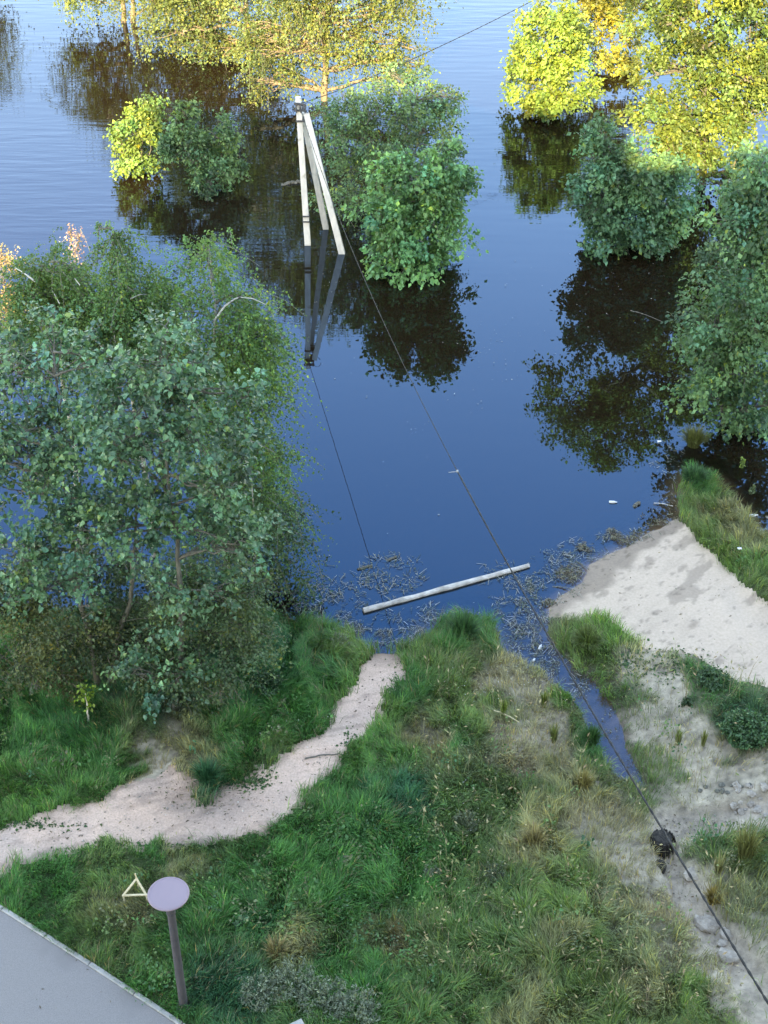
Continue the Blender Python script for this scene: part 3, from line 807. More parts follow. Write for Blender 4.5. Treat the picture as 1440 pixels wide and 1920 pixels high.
thicket('leafy undergrowth around the foot of the middle poplar trunk', 380, 1330, [(390, 1190, .3, 100, 90, .6), (450, 1240, .2, 70, 70, .5), (350, 1270, 0, 80, 60, .5), (420, 1110, .5, 80, 70, .5)], 8500, (0.050, 0.086, 0.038))

# ------------------------------------------------------------------ birches behind them, standing in the flood
def birch(label, px, py, pts, lobes, n, dY=0.0, branches=(), tr=0.075, col=None):
    b = bed(px, py); Yb = b[1]
    T = tree('birch_tree', label, 'tree', b, [[b] + [atY(x, y, Yb + dY * k / len(pts)) for k, (x, y) in enumerate(pts)]],
             [(l[0], l[1], Yb + l[2], *l[3:]) for l in lobes], n, 'birch', trunk_r=tr, limb_n=7, shell=0.35, col=col, group='birches in the flooded left clump')
    for pl, r0 in branches: branch(T, pl, Yb - .6, r0, .008, M['birchbark'])
    return T
birch('birch with bright green top and long drooping strands beside the open water', 430, 1085,
      [(412, 900), (402, 720), (400, 580), (392, 460)],
      [(392, 500, 0, 55, 55, .6), (410, 580, 0, 75, 60, .8), (440, 660, .1, 85, 80, .8), (465, 640, -.2, 48, 70, .5), (435, 770, 0, 75, 85, .7), (478, 740, -.2, 42, 110, .5), (485, 850, .1, 42, 80, .5),
       (455, 900, .2, 55, 100, .6), (478, 990, .2, 42, 90, .5), (360, 700, .3, 60, 90, .7)], 30000,
      branches=[([(403, 600), (420, 575), (445, 557), (475, 560), (500, 572)], .022)], col=(0.066, 0.132, 0.040))
birch('birch with a thin spire above its bushy crown, second from the open water', 290, 1040,
      [(270, 860), (225, 640), (212, 560), (210, 430)],
      [(212, 440, 0, 28, 28, .3), (222, 485, 0, 32, 40, .4), (220, 570, 0, 75, 65, .8), (280, 590, .1, 65, 70, .7), (250, 660, .1, 95, 60, .8), (160, 650, .1, 60, 60, .6), (300, 700, .2, 60, 70, .6)], 24000,
      branches=[([(215, 690), (200, 660), (168, 628)], .03), ([(222, 680), (216, 650), (214, 620)], .04), ([(245, 560), (262, 552), (275, 553)], .014), ([(285, 600), (262, 585), (250, 578)], .012)])
birch('low round-topped birch nearest the left edge of the flooded clump', 150, 1020,
      [(130, 820), (112, 640), (100, 560), (92, 490)],
      [(95, 510, 0, 58, 48, .6), (70, 570, 0, 48, 55, .6), (130, 560, .1, 65, 60, .7), (110, 620, .1, 80, 50, .7), (60, 630, .2, 40, 40, .4)], 16000,
      branches=[([(66, 528), (45, 512), (28, 502)], .02), ([(112, 570), (104, 555), (98, 545)], .012), ([(150, 535), (140, 522)], .012)])
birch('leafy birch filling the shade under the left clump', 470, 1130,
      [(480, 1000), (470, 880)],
      [(500, 1010, .2, 60, 110, .6), (420, 1060, .6, 100, 90, .6), (520, 1080, .1, 40, 50, .4)], 9000, tr=.05, col=(0.030, 0.062, 0.026))  # birch leaf colour darkened to carry the shade under the clump

# ------------------------------------------------------------------ flooded bushes and trees in the middle
def bush(label, px, py, lobes, n, species='maple', col=None, tr=0.05, name='flooded_bush', cat='bush', size=1.0, nst=4, group=None, shell=.45):
    b = bed(px, py); Yb = b[1]
    stems = []
    for k in range(nst):
        l = lobes[k % len(lobes)]
        tp = atY(l[0] + random.uniform(-.3, .3) * l[3], l[1], Yb + l[2])
        f = b + np.array([random.uniform(-.25, .25), random.uniform(-.2, .2), 0])
        stems.append([f, (f * .55 + tp * .45) + np.array([random.uniform(-.1, .1), 0, .1]), tp])
    return tree(name, label, cat, b, stems, [(l[0], l[1], Yb + l[2], *l[3:]) for l in lobes], n, species, col=col, trunk_r=tr, limb_n=7, size=size, group=group, shell=shell)

bush('tall loose dark-green bush standing right behind the concrete pole', 710, 405,
     [(690, 240, .2, 75, 75, 1.0), (760, 190, .3, 70, 55, 1.0), (800, 250, 0, 65, 60, .9), (660, 320, 0, 55, 60, .8), (740, 320, -.1, 85, 65, 1.1), (830, 195, .2, 38, 30, .5), (840, 300, 0, 30, 35, .5), (650, 250, .3, 45, 60, .6)],
     15000, 'alder', tr=.06, size=.85, col=(0.062, 0.112, 0.048), shell=.4)
bush('dense bright-green round bush in front of the tall dark bush', 775, 505,
     [(780, 360, 0, 82, 65, 1.0), (735, 420, -.1, 62, 70, .8), (815, 410, 0, 60, 70, .8), (770, 470, -.2, 75, 55, .8), (845, 330, .1, 32, 32, .4)], 13000, 'maple', col=(0.060, 0.142, 0.058))
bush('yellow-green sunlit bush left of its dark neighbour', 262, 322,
     [(260, 255, 0, 32, 40, .5), (238, 290, 0, 24, 30, .4), (285, 235, .1, 24, 30, .4)], 3600, 'maple', col=(0.085, 0.135, 0.035), size=.9)  # leaf colour lightened and yellowed as the sunlit part of one clump
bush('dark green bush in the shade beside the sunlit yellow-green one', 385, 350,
     [(350, 280, .1, 36, 44, .5), (348, 220, .2, 20, 26, .3), (400, 310, 0, 44, 34, .5), (420, 262, .1, 22, 26, .3), (322, 300, 0, 26, 28, .4), (440, 325, -.1, 24, 20, .3)], 5200, 'maple', col=(0.050, 0.098, 0.042), size=.9)  # leaf colour darkened as the shaded part of the same clump
bush('sunlit orange bush cut off by the left edge', 0, 590,
     [(0, 500, 0, 20, 24, .4), (-4, 555, 0, 26, 24, .4), (-40, 530, 0, 36, 50, .5)], 3000, 'willow', col=(0.20, 0.15, 0.07), size=.7)
bush('pale pink dry plumes rising behind the low birch', 140, 500,
     [(134, 452, 0, 6, 11, .12), (147, 456, 0, 6, 9, .12)], 160, 'willow', col=(0.36, 0.22, 0.17), nst=2, tr=.02, size=.6)

# ------------------------------------------------------------------ far golden willows
def willow(label, px, py, pts, lobes, n, tr=.16, col=None, species='willow'):
    b = bed(px, py); Yb = b[1]
    return tree('willow_tree', label, 'tree', b, [[b + np.array([dx, 0, 0])] + [atY(x, y, Yb) for x, y in st] for dx, st in pts],
                [(l[0], l[1], Yb + l[2], *l[3:]) for l in lobes], n, species, trunk_r=tr, limb_n=14, shell=.35, col=col, group='sunlit willows across the water')
WT = willow('sunlit willow with a pale bare trunk and tangled bare limbs above the pole', 608, 188,
       [(0, [(608, 120), (612, 0), (600, -200)])],
       [(520, -20, .2, 90, 90, 1.5), (640, -40, 0, 110, 90, 1.6), (760, -20, .2, 70, 80, 1.2), (700, 60, .2, 70, 60, 1.0), (560, 90, .1, 70, 70, 1.0), (510, 150, 0, 45, 45, .7), (560, -140, 0, 110, 90, 1.5), (690, -140, 0, 110, 90, 1.5), (600, -250, 0, 110, 80, 1.5), (500, -200, .1, 90, 80, 1.3), (740, 115, .1, 50, 40, .7), (500, 100, 0, 50, 60, .8), (650, 70, -.4, 50, 55, .6), (585, 40, -.5, 50, 55, .6)], 30000)
for k in range(20):
    sx = random.choice((-1, 1)); x0, y0 = 608 + sx * 3, random.uniform(-20, 120); j = lambda q: random.uniform(-q, q)
    dx = sx * random.uniform(15, 80) + j(20); dy = random.uniform(15, 70)
    branch(WT, [(x0, y0), (x0 + dx * .3 + j(8), y0 - 14 + j(16)), (x0 + dx * .6 + j(10), y0 + j(16)), (x0 + dx * .9 + j(8), y0 + dy * .5 + j(10)), (x0 + dx, y0 + dy)], WT['_o'][1] - .1 - random.random() * .9, .016, .006, M['tan_bark'])
willow('broad sunlit willow whose crown hangs over the dark reflection', 470, 105,
       [(0, [(462, 40), (455, -80), (440, -220)])],
       [(440, 20, 0, 85, 75, 1.4), (350, 10, .2, 90, 65, 1.3), (470, 110, -.2, 65, 60, 1.0), (400, 90, -.1, 60, 60, 1.0), (330, 60, 0, 55, 55, .8), (380, -110, 0, 100, 90, 1.4), (480, -130, 0, 100, 90, 1.4), (420, -220, 0, 110, 80, 1.4), (300, -90, 0, 80, 80, 1.1), (330, -180, 0, 80, 70, 1.1)], 26000)
willow('sunlit willow on two brown trunks by the upper left water', 245, 42,
       [(0, [(248, 0), (252, -100)]), (-.45, [(228, -10), (215, -120)])],
       [(175, 0, 0, 45, 50, .8), (300, -40, .1, 80, 60, 1.2), (180, -110, 0, 80, 80, 1.2), (270, -130, 0, 90, 80, 1.3), (155, -40, 0, 55, 60, .9), (220, -200, 0, 90, 60, 1.2), (130, -100, 0, 50, 60, .8)], 15000)
willow('willow beyond the upper left corner seen only in its reflection', -70, 0,
       [(0, [(-70, -100), (-70, -180)])], [(-70, -110, 0, 80, 100, 1.4), (-60, -30, 0, 60, 60, 1.0)], 6000)

# ------------------------------------------------------------------ right-hand side
bush('dense golden bush lit down to the water between two channels', 1020, 212,
     [(1025, 100, .1, 70, 70, 1.1), (1000, 165, 0, 55, 50, .9), (1055, 160, 0, 55, 55, .9), (1035, 60, .2, 50, 42, .8)], 11000, 'maple', col=(0.105, 0.155, 0.036), size=1.0)
bush('orange-yellow bush behind the dense golden bush', 1130, 135,
     [(1120, 20, .2, 60, 60, 1.0), (1150, 80, 0, 42, 55, .7), (1090, 20, 0, 45, 50, .8), (1165, 135, 0, 22, 22, .3), (1130, -60, .2, 80, 60, 1.1)], 8500, 'maple', col=(0.135, 0.140, 0.032))
b = bed(1330, 345)
tree('alder_tree', 'tall sunlit tree filling the upper right corner', 'tree', b,
     [[b, atY(1325, 200, b[1]), atY(1310, 50, b[1]), atY(1290, -150, b[1])], [b + np.array([.6, .2, 0]), atY(1400, 180, b[1]), atY(1410, 20, b[1])]],
     [(1240, 240, -.3, 60, 60, .9), (1320, 250, -.4, 80, 75, 1.0), (1400, 230, -.2, 70, 70, 1.0), (1270, 130, 0, 65, 60, 1.0), (1360, 140, 0, 80, 65, 1.1), (1240, 40, .1, 60, 60, 1.0), (1330, 30, 0, 80, 70, 1.2), (1420, 50, 0, 70, 80, 1.1),
      (1170, -150, .2, 110, 90, 1.4), (1300, -120, 0, 120, 90, 1.5), (1420, -90, 0, 100, 90, 1.3), (1240, -240, 0, 130, 80, 1.4), (1350, 325, -.7, 50, 36, .6), (1290, 290, -.7, 55, 42, .7), (1500, 150, 0, 80, 120, 1.2)],
     30000, 'alder', col=(0.108, 0.158, 0.040), trunk_r=.15, limb_n=8, size=1.15)
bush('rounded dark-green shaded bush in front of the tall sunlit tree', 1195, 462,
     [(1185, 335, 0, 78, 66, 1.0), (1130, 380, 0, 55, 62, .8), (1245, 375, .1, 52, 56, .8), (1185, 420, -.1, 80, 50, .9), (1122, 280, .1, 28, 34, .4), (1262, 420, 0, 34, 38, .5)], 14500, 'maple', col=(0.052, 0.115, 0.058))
b = bed(1395, 800)
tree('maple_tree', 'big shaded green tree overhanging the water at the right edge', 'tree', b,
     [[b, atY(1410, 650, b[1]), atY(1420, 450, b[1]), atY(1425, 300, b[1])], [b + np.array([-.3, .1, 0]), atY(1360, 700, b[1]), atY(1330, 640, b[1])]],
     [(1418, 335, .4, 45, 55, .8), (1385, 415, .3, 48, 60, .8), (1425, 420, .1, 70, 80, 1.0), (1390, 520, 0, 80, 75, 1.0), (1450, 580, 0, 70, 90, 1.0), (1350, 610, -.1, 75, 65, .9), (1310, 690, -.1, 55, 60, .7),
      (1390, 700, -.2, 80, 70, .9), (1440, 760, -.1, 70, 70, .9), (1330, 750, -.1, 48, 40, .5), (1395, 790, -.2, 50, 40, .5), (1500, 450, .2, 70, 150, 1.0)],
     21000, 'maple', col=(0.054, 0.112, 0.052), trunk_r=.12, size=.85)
bush('shaded grey-green shrub between the rounded bush and the right edge', 1335, 540,
     [(1345, 500, 0, 34, 38, .5), (1335, 540, -.1, 30, 26, .4)], 2600, 'alder', col=(0.052, 0.092, 0.046))

# ------------------------------------------------------------------ concrete pole with two struts and its cables
pb = at(577, 458, 0)
pt = atY(559, 185, pb[1] + 0.25)
U = thing('utility_pole', (pb[0], pb[1], -1.6), 'white concrete pole braced by two leaning struts in the flood', 'pole')
def leg(name, a, b, wd, wd2):
    a = np.asarray(a, float); b = np.asarray(b, float)
    a = a + (a - b) * (1.6 / (b[2] - a[2]))
    m = MB(); bar(m, a, b, wd, wd, wd2=wd2); m.build(name, M['concrete'], U)
leg('pole', pb, pt + np.array([0, 0, .05]), .195, .15)
leg('strut', at(611, 428, 0), pt + np.array([.10, .22, -.50]), .185, .15)
leg('strut', at(641, 474, 0), pt + np.array([.23, -.15, -.38]), .20, .155)
for dz in (-.30, -.62):
    m = MB(); q = pt + np.array([.06 + .02 * (dz < -.4), 0.02, dz]); box(m, q, (.32, .40, .035)); m.build('strap', M['steel'], U)
for y in (404, 414):
    q = atY(575, y, pb[1]); m = MB(); box(m, q + np.array([-.02, 0.0, 0]), (.205, .215, .02)); m.build('strap', M['steel'], U)
m = MB(); bar(m, pt + np.array([-.12, -.12, -.10]), pt + np.array([.22, -.12, -.14]), .05, .06); m.build('bracket', M['steel'], U)
m = MB()
for k in range(3):
    q = pt + np.array([-.06 + .12 * k, -.17, -.12]); tube(m, [q, q + np.array([0, -.03, -.10]), q + np.array([.02, -.05, -.22])], [.03, .035, .02], 6)
m.build('clamp', M['steel'], U)
m = MB(); th = np.linspace(0, 2 * math.pi * .9, 14)
tube(m, [pt + np.array([.30 + .13 * math.cos(a), -.12, -.22 + .16 * math.sin(a)]) for a in th], .009, 5); m.build('cable_loop', M['cable'], U)

def cable(name, label, ctrl, r, twist=0.45, n=240, group=None, r_near=None):
    """two insulated strands wound round each other along a sagging line"""
    ctrl = np.array(ctrl, float); s = np.linspace(0, 1, n)
    L = np.concatenate([[0], np.cumsum(np.linalg.norm(np.diff(ctrl, axis=0), axis=1))]); L /= L[-1]
    deg = min(3, len(ctrl) - 1)
    q = np.stack([np.polyval(np.polyfit(L, ctrl[:, k], deg), s) for k in range(3)], 1)
    tot = np.linalg.norm(np.diff(q, axis=0), axis=1).sum()
    T = thing(name, ctrl[0], label, 'cable', group)
    rr = np.full(n, r) if r_near is None else np.where(proj(q)[1] < 884, r, r_near)
    for k in range(2):
        ph = s * tot / twist * 2 * math.pi + k * math.pi
        side = np.array([1.0, 0.15, 0]); 
        off = np.cos(ph)[:, None] * side * rr[:, None] * .75 + np.sin(ph)[:, None] * np.array([0, 0.2, 1.0]) * rr[:, None] * .75
        m = MB(); tube(m, q + off, rr, 6); m.build('strand', M['cable'], T, smooth=True)
    return T, q
cpts = [pt + np.array([.05, -.15, -.15]), atY(640, 425, 34.7), atY(722, 605, 29.8), atY(857, 884, 23.0), atY(955, 1062, 19.8), atY(1140, 1378, 15.3), atY(1440, 1890, 9.86), np.array([6.4, -1.15, 10.6])]
CB, cq = cable('overhead_cable', 'long dark twisted cable running from the pole down to the lower right corner', cpts, 0.0062, n=300, r_near=0.0115)
k = int(np.argmin(np.abs(proj(cq)[1] - 885)))
m = MB(); box(m, cq[k], (.035, .06, .045), bev=.008); bar(m, cq[k], cq[k] + np.array([-.17, .02, -.04]), .010, .010); m.build('clamp', M['kerb'], CB)
cable('overhead_cable', 'thin cable running from the pole top to the upper right over open water',
      [pt + np.array([.1, .05, -.15]), atY(680, 150, 46.0), atY(790, 105, 48.2), atY(1000, 0, 52.5), atY(1330, -200, 60.0)], 0.009, n=160)

# ------------------------------------------------------------------ street lamp
lb_ = on_ground(345, 1888); hz = h_for(lb_, 1676)
LP = thing('street_lamp', lb_, 'grey park lamp post with a flat pale disc head beside the pavement', 'street lamp')
m = MB(); tube(m, [lb_ + np.array([0, 0, -.3]), lb_ + np.array([0, 0, .0]), [lb_[0], lb_[1], hz - .42]], [.072, .072, .062], 20); m.build('pole', M['lamp_grey'], LP, smooth=False)
m = MB(); tube(m, [[lb_[0], lb_[1], hz - .43], [lb_[0], lb_[1], hz - .40], [lb_[0], lb_[1], hz - .12], [lb_[0], lb_[1], hz - .05]], [.068, .068, .068, .10], 20); m.build('neck', M['lamp_grey'], LP)
m = MB(); tube(m, [[lb_[0], lb_[1], hz - .455], [lb_[0], lb_[1], hz - .43]], [.073, .073], 20); m.build('collar', M['lamp_grey'], LP)
rd = 39.5 / ppm([lb_[0], lb_[1], hz])
m = MB(); th = np.linspace(0, 2 * math.pi, 64, endpoint=False)
prof = [(0.0, -.05), (.12, -.05), (rd - .02, -.022), (rd - .004, -.014), (rd, 0.0), (rd - .006, .012), (rd - .02, .016), (0.0, .02)]
v = []; f = []
for r_, z_ in prof:
    for a in th: v.append((lb_[0] + r_ * math.cos(a), lb_[1] + r_ * math.sin(a), hz + z_))
for i in range(len(prof) - 1):
    for j in range(64):
        p, q = i * 64 + j, i * 64 + (j + 1) % 64
        f += [(p, q, q + 64), (p, q + 64, p + 64)]
m.add(v, f); m.build('lamp_head', M['lamp_top'], LP)
m = MB(); tube(m, [[lb_[0] + (rd - .030) * math.cos(a), lb_[1] + (rd - .030) * math.sin(a), hz + .016] for a in np.linspace(0, 2 * math.pi, 65)], .004, 5); m.build('rim_seam', M['lamp_top'], LP)
m = MB(); tube(m, [lb_ + np.array([0, 0, -.02]), lb_ + np.array([0, 0, .05])], [.13, .12], 20); m.build('base_plate', M['lamp_grey'], LP)

# ------------------------------------------------------------------ wooden triangle in the grass
g = on_ground(254, 1690)
WF = thing('wooden_frame', g, 'small triangle of pale wooden slats in the grass left of the lamp', 'wooden frame')
zt = g[2] + .16
A, B_, Cc_ = at(231, 1679, zt), at(274, 1678, zt), at(256, 1648, zt + .10)
for a, b in ((A, B_), (A, Cc_), (B_, Cc_)):
    d = (b - a) / np.linalg.norm(b - a)
    m = MB(); bar(m, a - d * .015, b + d * .015 + np.array([0, 0, .004]), .035, .022); m.build('slat', M['newwood'], WF)
m = MB(); bar(m, at(253.5, 1638, zt + .22), at(261, 1668, g[2]), .022, .022); m.build('stake', M['newwood'], WF)
for q in (A, B_):
    m = MB(); bar(m, q + np.array([0, 0, -.012]), [q[0] + .02, q[1] - .05, g[2] - .03], .024, .024); m.build('stake', M['newwood'], WF)

# ------------------------------------------------------------------ logs, driftwood, stones, litter
def log(name, label, a, b, r, r2=None, mat='log', cat='log', group=None, sides=10, knots=6):
    a = np.asarray(a, float); b = np.asarray(b, float); n = 14
    p = a + (b - a) * np.linspace(0, 1, n)[:, None]; p[1:-1] += rng.normal(size=(n - 2, 3)) * r * (.05 if cat == 'log' else .25); p[:, 1] += (0 if cat == 'log' else 1) * np.sin(np.linspace(0, 3.1, n)) * np.linalg.norm(b - a) * .06
    rr = np.linspace(r, r2 or r, n) * (1 + .06 * rng.normal(size=n))
    m = MB(); tube(m, p, rr, sides); o = m.build(name, M[mat], origin=a, smooth=False)
    return tag(o, label, cat, group)
log('floating_log', 'long straight bleached log floating near the shore', at(681, 1145, .03), at(992, 1060, .03), .062, .052)
log('driftwood', 'short weathered plank end floating behind the long log, left of two', at(671, 1068, .01), at(698, 1061, .015), .03, .036, mat='bark', cat='driftwood')
log('driftwood', 'short dark plank floating behind the long log, right of two', at(727, 1050, .01), at(744, 1044, .015), .026, mat='bark', cat='driftwood')
log('driftwood', 'pale broken log floating behind the concrete pole', at(527, 347, -.01), at(572, 340, .04), .075, .05, mat='bark', cat='driftwood')
log('driftwood', 'stubby grey wood chunk floating off the sand tip', at(1190, 950, .01), at(1198, 942, .03), .042, mat='bark', cat='driftwood')
log('stick', 'long thin branch floating in the dark reflection at right', at(1182, 582, .0), at(1243, 604, .01), .014, .006, mat='bark', cat='stick', sides=5)
log('stick', 'dry grey branch lying across the sandy path', on_ground(572, 1424) + [0, 0, .02], on_ground(655, 1417) + [0, 0, .03], .018, .008, 'bark', 'stick', sides=5)
log('stick', 'yellow dead stalk lying on the dry grass below the promontory', on_ground(925, 1345) + [0, 0, .2], on_ground(972, 1364) + [0, 0, .15], .012, .009, 'newwood', 'stick', sides=5)
log('stick', 'dark stick half in the water at the sand edge', at(1080, 1052, .0), on_ground(1103, 1070) + [0, 0, .04], .016, .012, 'bark', 'stick', sides=5)
log('stick', 'thin stick lying on the wet sand below the reed pile', at(1036, 1100, .0), on_ground(1072, 1107) + [0, 0, .03], .014, .010, 'bark', 'stick', sides=5)
log('stick', 'pale branch leaning into the brown shallows at the sand tip', at(1226, 943, .03), at(1262, 949, .05), .012, .008, 'log', 'stick', sides=5)

def rock(name, label, px, py, r, mat='stone', cat='stone', group=None, flat=.65, z=None, sub=2, rough=.28):
    import bmesh
    bm = bmesh.new(); bmesh.ops.create_icosphere(bm, subdivisions=sub, radius=1.0)
    ph = rng.random(3) * 20
    sx, sy = 1 + .35 * (rng.random() - .3), 1 + .3 * (rng.random() - .5)
    for v in bm.verts:
        c = v.co.copy(); k = 1 + rough * (2 * float(fbm(c.x * 1.7 + ph[0], c.y * 1.7 + c.z * 1.3 + ph[1], 5, 3)) - 1)
        v.co = Vector((c.x * sx * k, c.y * sy * k, c.z * flat * k)) * r
    me = bpy.data.meshes.new(name); bm.to_mesh(me); bm.free(); me.materials.append(M[mat])
    o = bpy.data.objects.new(name, me); COL.objects.link(o)
    p = on_ground(px, py) if z is None else at(px, py, z)
    o.location = Vector(p) + Vector((0, 0, r * flat * .35)); o.rotation_euler = (0, 0, random.uniform(0, 6))
    return tag(o, label, cat, group)
for i in range(30):
    px, py = random.uniform(1375, 1470), random.uniform(1470, 1532)
    rock('stone', 'pale lump of rubble in the heap at the right edge of the gully', px, py, random.uniform(.03, .09), group='rubble heap in the gully', rough=.7, sub=2)
for i in range(14):
    px = random.uniform(1310, 1420); rock('stone', 'dark clod along the crumbling lip of the gully', px, 1478 + (px - 1310) * .02 + random.uniform(-9, 9), random.uniform(.03, .055), mat='bark', group='clods along the gully lip')
for lab, px, py, r in (('large pale angular rock beside the cable, upper of the lower-right rocks', 1325, 1732, .19), ('flat pale rock under the cable next to the large angular one', 1362, 1752, .13),
                       ('tall pale rock left of the cable near the lower right corner', 1366, 1796, .17), ('grey rock half under the cable above the pale one', 1352, 1770, .10),
                       ('pale slab in the bare channel below the blackened stump', 1300, 1640, .16), ('small pale rock by the water of the ditch bend', 1120, 1470, .06)):
    rock('rock', lab, px, py, r, cat='rock', flat=.5, rough=.75)
sg = on_ground(1240, 1590)
st = thing('stump', sg, 'blackened round stump beside the cable at the end of the ditch', 'stump')
m = MB(); tube(m, [sg + [0, 0, -.1], sg + [0, 0, .1], sg + [-.02, .02, .26], sg + [-.02, .02, .30]], [.23, .21, .19, .15], 14); m.build('trunk', M['stump'], st)
m = MB()
for k in range(26):
    a = random.uniform(0, 6.28); r_ = .19
    q = sg + np.array([r_ * math.cos(a), r_ * math.sin(a), .30]); tube(m, [q, q + np.array([.05 * math.cos(a), .05 * math.sin(a), -.15]), q + np.array([.09 * math.cos(a), .09 * math.sin(a), -.36])], [.02, .016, .01], 4)
m.build('bark_strips', M['stump'], st)
rock('stump', 'smaller dark lump below the blackened stump', 1237, 1625, .13, 'stump', 'stump', rough=.5)
cb_ = on_ground(552, 1936)
m = MB(); box(m, cb_ + [0.05, -.25, .12], (.42, .5, .36), Matrix.Rotation(.5, 3, 'Z'), bev=.02); tag(m.build('concrete_block', M['kerb'], origin=cb_), 'grey concrete block corner among silver weeds at the bottom edge', 'concrete block')

def bottle(label, px, py, L, ang, z=.015, r=.032):
    p = at(px, py, z) if z is not None else on_ground(px, py) + [0, 0, .03]
    d = np.array([math.cos(ang), math.sin(ang), .03]); B = thing('plastic_bottle', p, label, 'bottle')
    m = MB(); tube(m, [p, p + d * L * .04, p + d * L * .66, p + d * L * .84, p + d * L * .88], [r * .8, r, r, r * .42, r * .40], 10); m.build('body', M['plastic'], B, smooth=True)
    m = MB(); tube(m, [p + d * L * .88, p + d * L], [r * .46, r * .46], 8); m.build('cap', M['plastic'], B)
bottle('white bottle floating off the sand tip beside the wood chunk', 1142, 941, .19, -.1)
bottle('white bottle in the black water right of the grassy spit', 1404, 967, .22, .1)
bottle('white bottle floating among reeds in the ditch mouth', 1011, 1218, .16, 1.2)
bottle('small white bottle at the reed edge left of the other in the ditch mouth', 999, 1240, .10, 1.0, r=.025)
bottle('white bottle on the tussock at the beach edge', 1093, 1173, .14, .3, z=None)
def scrap(label, px, py, s, z=None):
    p = (on_ground(px, py) + [0, 0, .22]) if z is None else at(px, py, z); m = MB(); n = 6
    v = []; f = []
    for i in range(n):
        for j in range(n): v.append(p + np.array([(i / 5 - .5) * s, (j / 5 - .5) * s * .8, random.uniform(0, .25) * s]))
    for i in range(n - 1):
        for j in range(n - 1):
            a = i * n + j; f += [(a, a + n, a + n + 1), (a, a + n + 1, a + 1)]
    m.add(v, f); tag(m.build('plastic_scrap', M['plastic'], origin=p), label, 'litter')
scrap('white crumpled scrap on the bright grass right of the sand', 1384, 1043, .09)
scrap('white scrap at the right edge above the grassy spit', 1438, 984, .12)
scrap('pale scrap caught in the brush at the water edge by the hummock', 1236, 828, .10, .05)

# ------------------------------------------------------------------ weeds: individual plants
def plant(name, label, px, py, hgt, rad, n, kind, col, group=None, cat='plant', wet=False):
    p = at(px, py, 0.0) if wet else on_ground(px, py)
    T = thing(name, p, label, cat, group)
    col = np.array(col); m = MB(); stem = MB()
    if kind == 'tuft':          # long arching blades from one root
        a = rng.random(n) * 6.283; lean = rng.random(n) ** .7; L = hgt * (.6 + .6 * rng.random(n))
        base = p + np.stack([np.cos(a), np.sin(a), a * 0], 1) * (rng.random(n) ** .5 * rad * .35)[:, None]
        blades(m, base, a + rng.normal(size=n) * .3, L, lean * rad / hgt * 1.1, .013 + .008 * rng.random(n), col * (1 + .3 * rng.normal(size=(n, 1))))
        tag(m.build('leaves', M['grass'], T), kind='stuff')
    else:
        ns = max(3, n // 26)
        for i in range(ns):
            a = random.uniform(0, 6.283); rr = rad * math.sqrt(random.random())
            tip = p + np.array([rr * math.cos(a), rr * math.sin(a), hgt * random.uniform(.65, 1.1) * (1 - .35 * (rr / rad) ** 2)])
            f0 = p + np.array([rr * .3 * math.cos(a), rr * .3 * math.sin(a), -.03])
            tube(stem, [f0, (f0 + tip) / 2 + np.array([0, 0, .05]), tip], [.010, .008, .004], 4, np.array(col) * .9, cap=False)
            k = 26; t = .25 + .78 * rng.random(k)
            pos = f0 + (tip - f0) * t[:, None] + rng.normal(size=(k, 3)) * .02
            d = unit(rng.normal(size=(k, 3)) + np.array([0, 0, .2 if kind == 'silver' else -.1])); nr = unit(rng.normal(size=(k, 3)) * .6 + np.array([0, 0, 1.]))
            sz = {'silver': .055, 'leafy': .058, 'broad': .13}[kind] * (.6 + .8 * rng.random(k))
            leaves(m, pos, d, nr, sz, np.clip(col * (1 + .28 * rng.normal(size=(k, 1))), .01, .8), NARROW if kind == 'silver' else LEAF2)
        tag(stem.build('stems', M['grass'], T), kind='stuff'); tag(m.build('leaves', M['leaf'], T), kind='stuff')
    return T

def blades(m, base, ang, L, lean, wd, col):
    n = len(base)
    d = np.stack([np.cos(ang), np.sin(ang), ang * 0], 1); s = np.stack([-np.sin(ang), np.cos(ang), ang * 0], 1)
    lean = np.clip(lean, 0.02, 1.5)[:, None]; up = np.array([0, 0, 1.0])
    L = L[:, None]; w2 = wd[:, None] / 2
    mid = base + up * L * .58 * np.cos(lean * .6) + d * L * .58 * np.sin(lean * .6)
    tip = mid + up * L * .42 * np.cos(lean * 1.55) + d * L * .42 * np.sin(lean * 1.55)
    v = np.stack([base - s * w2, base + s * w2, mid - s * w2 * .8, mid + s * w2 * .8, tip], 1)
    f = np.array([(0, 1, 3), (0, 3, 2), (2, 3, 4)])[None] + (np.arange(n) * 5)[:, None, None]
    col = np.clip(col, .005, .8)
    c5 = np.repeat(col, 5, 0)
    m.add(v.reshape(-1, 3), f.reshape(-1, 3), c5)

SIL = (0.22, 0.265, 0.19); MUG = (0.13, 0.16, 0.10); DRY = (0.30, 0.245, 0.125); LSH = (0.045, 0.115, 0.045)
for lab, px, py, h, r, n in (('silver-leaved weed at the left of the silver clump by the concrete block', 490, 1870, .30, .42, 2600), ('silver-leaved weed above the concrete block', 545, 1850, .34, .45, 2800),
                             ('silver-leaved weed right of the concrete block', 605, 1880, .34, .46, 2800), ('silver-leaved weed at the right end of the silver clump', 665, 1905, .30, .45, 2600)):
    plant('wormwood_plant', lab, px, py, h, r, n, 'silver', SIL, 'silver weeds at the bottom edge')
for lab, px, py, h, r in (('grey-green weed standing in lush grass, upper of three', 872, 1560, .5, .26), ('grey-green weed leaning right in lush grass, middle of three', 925, 1660, .5, .28),
                          ('grey-green weed low in the grass beside the brown patch, lowest of three', 812, 1650, .35, .16)):
    plant('mugwort_plant', lab, px, py, h, r, 700, 'silver', MUG, 'grey-green weeds on the slope')
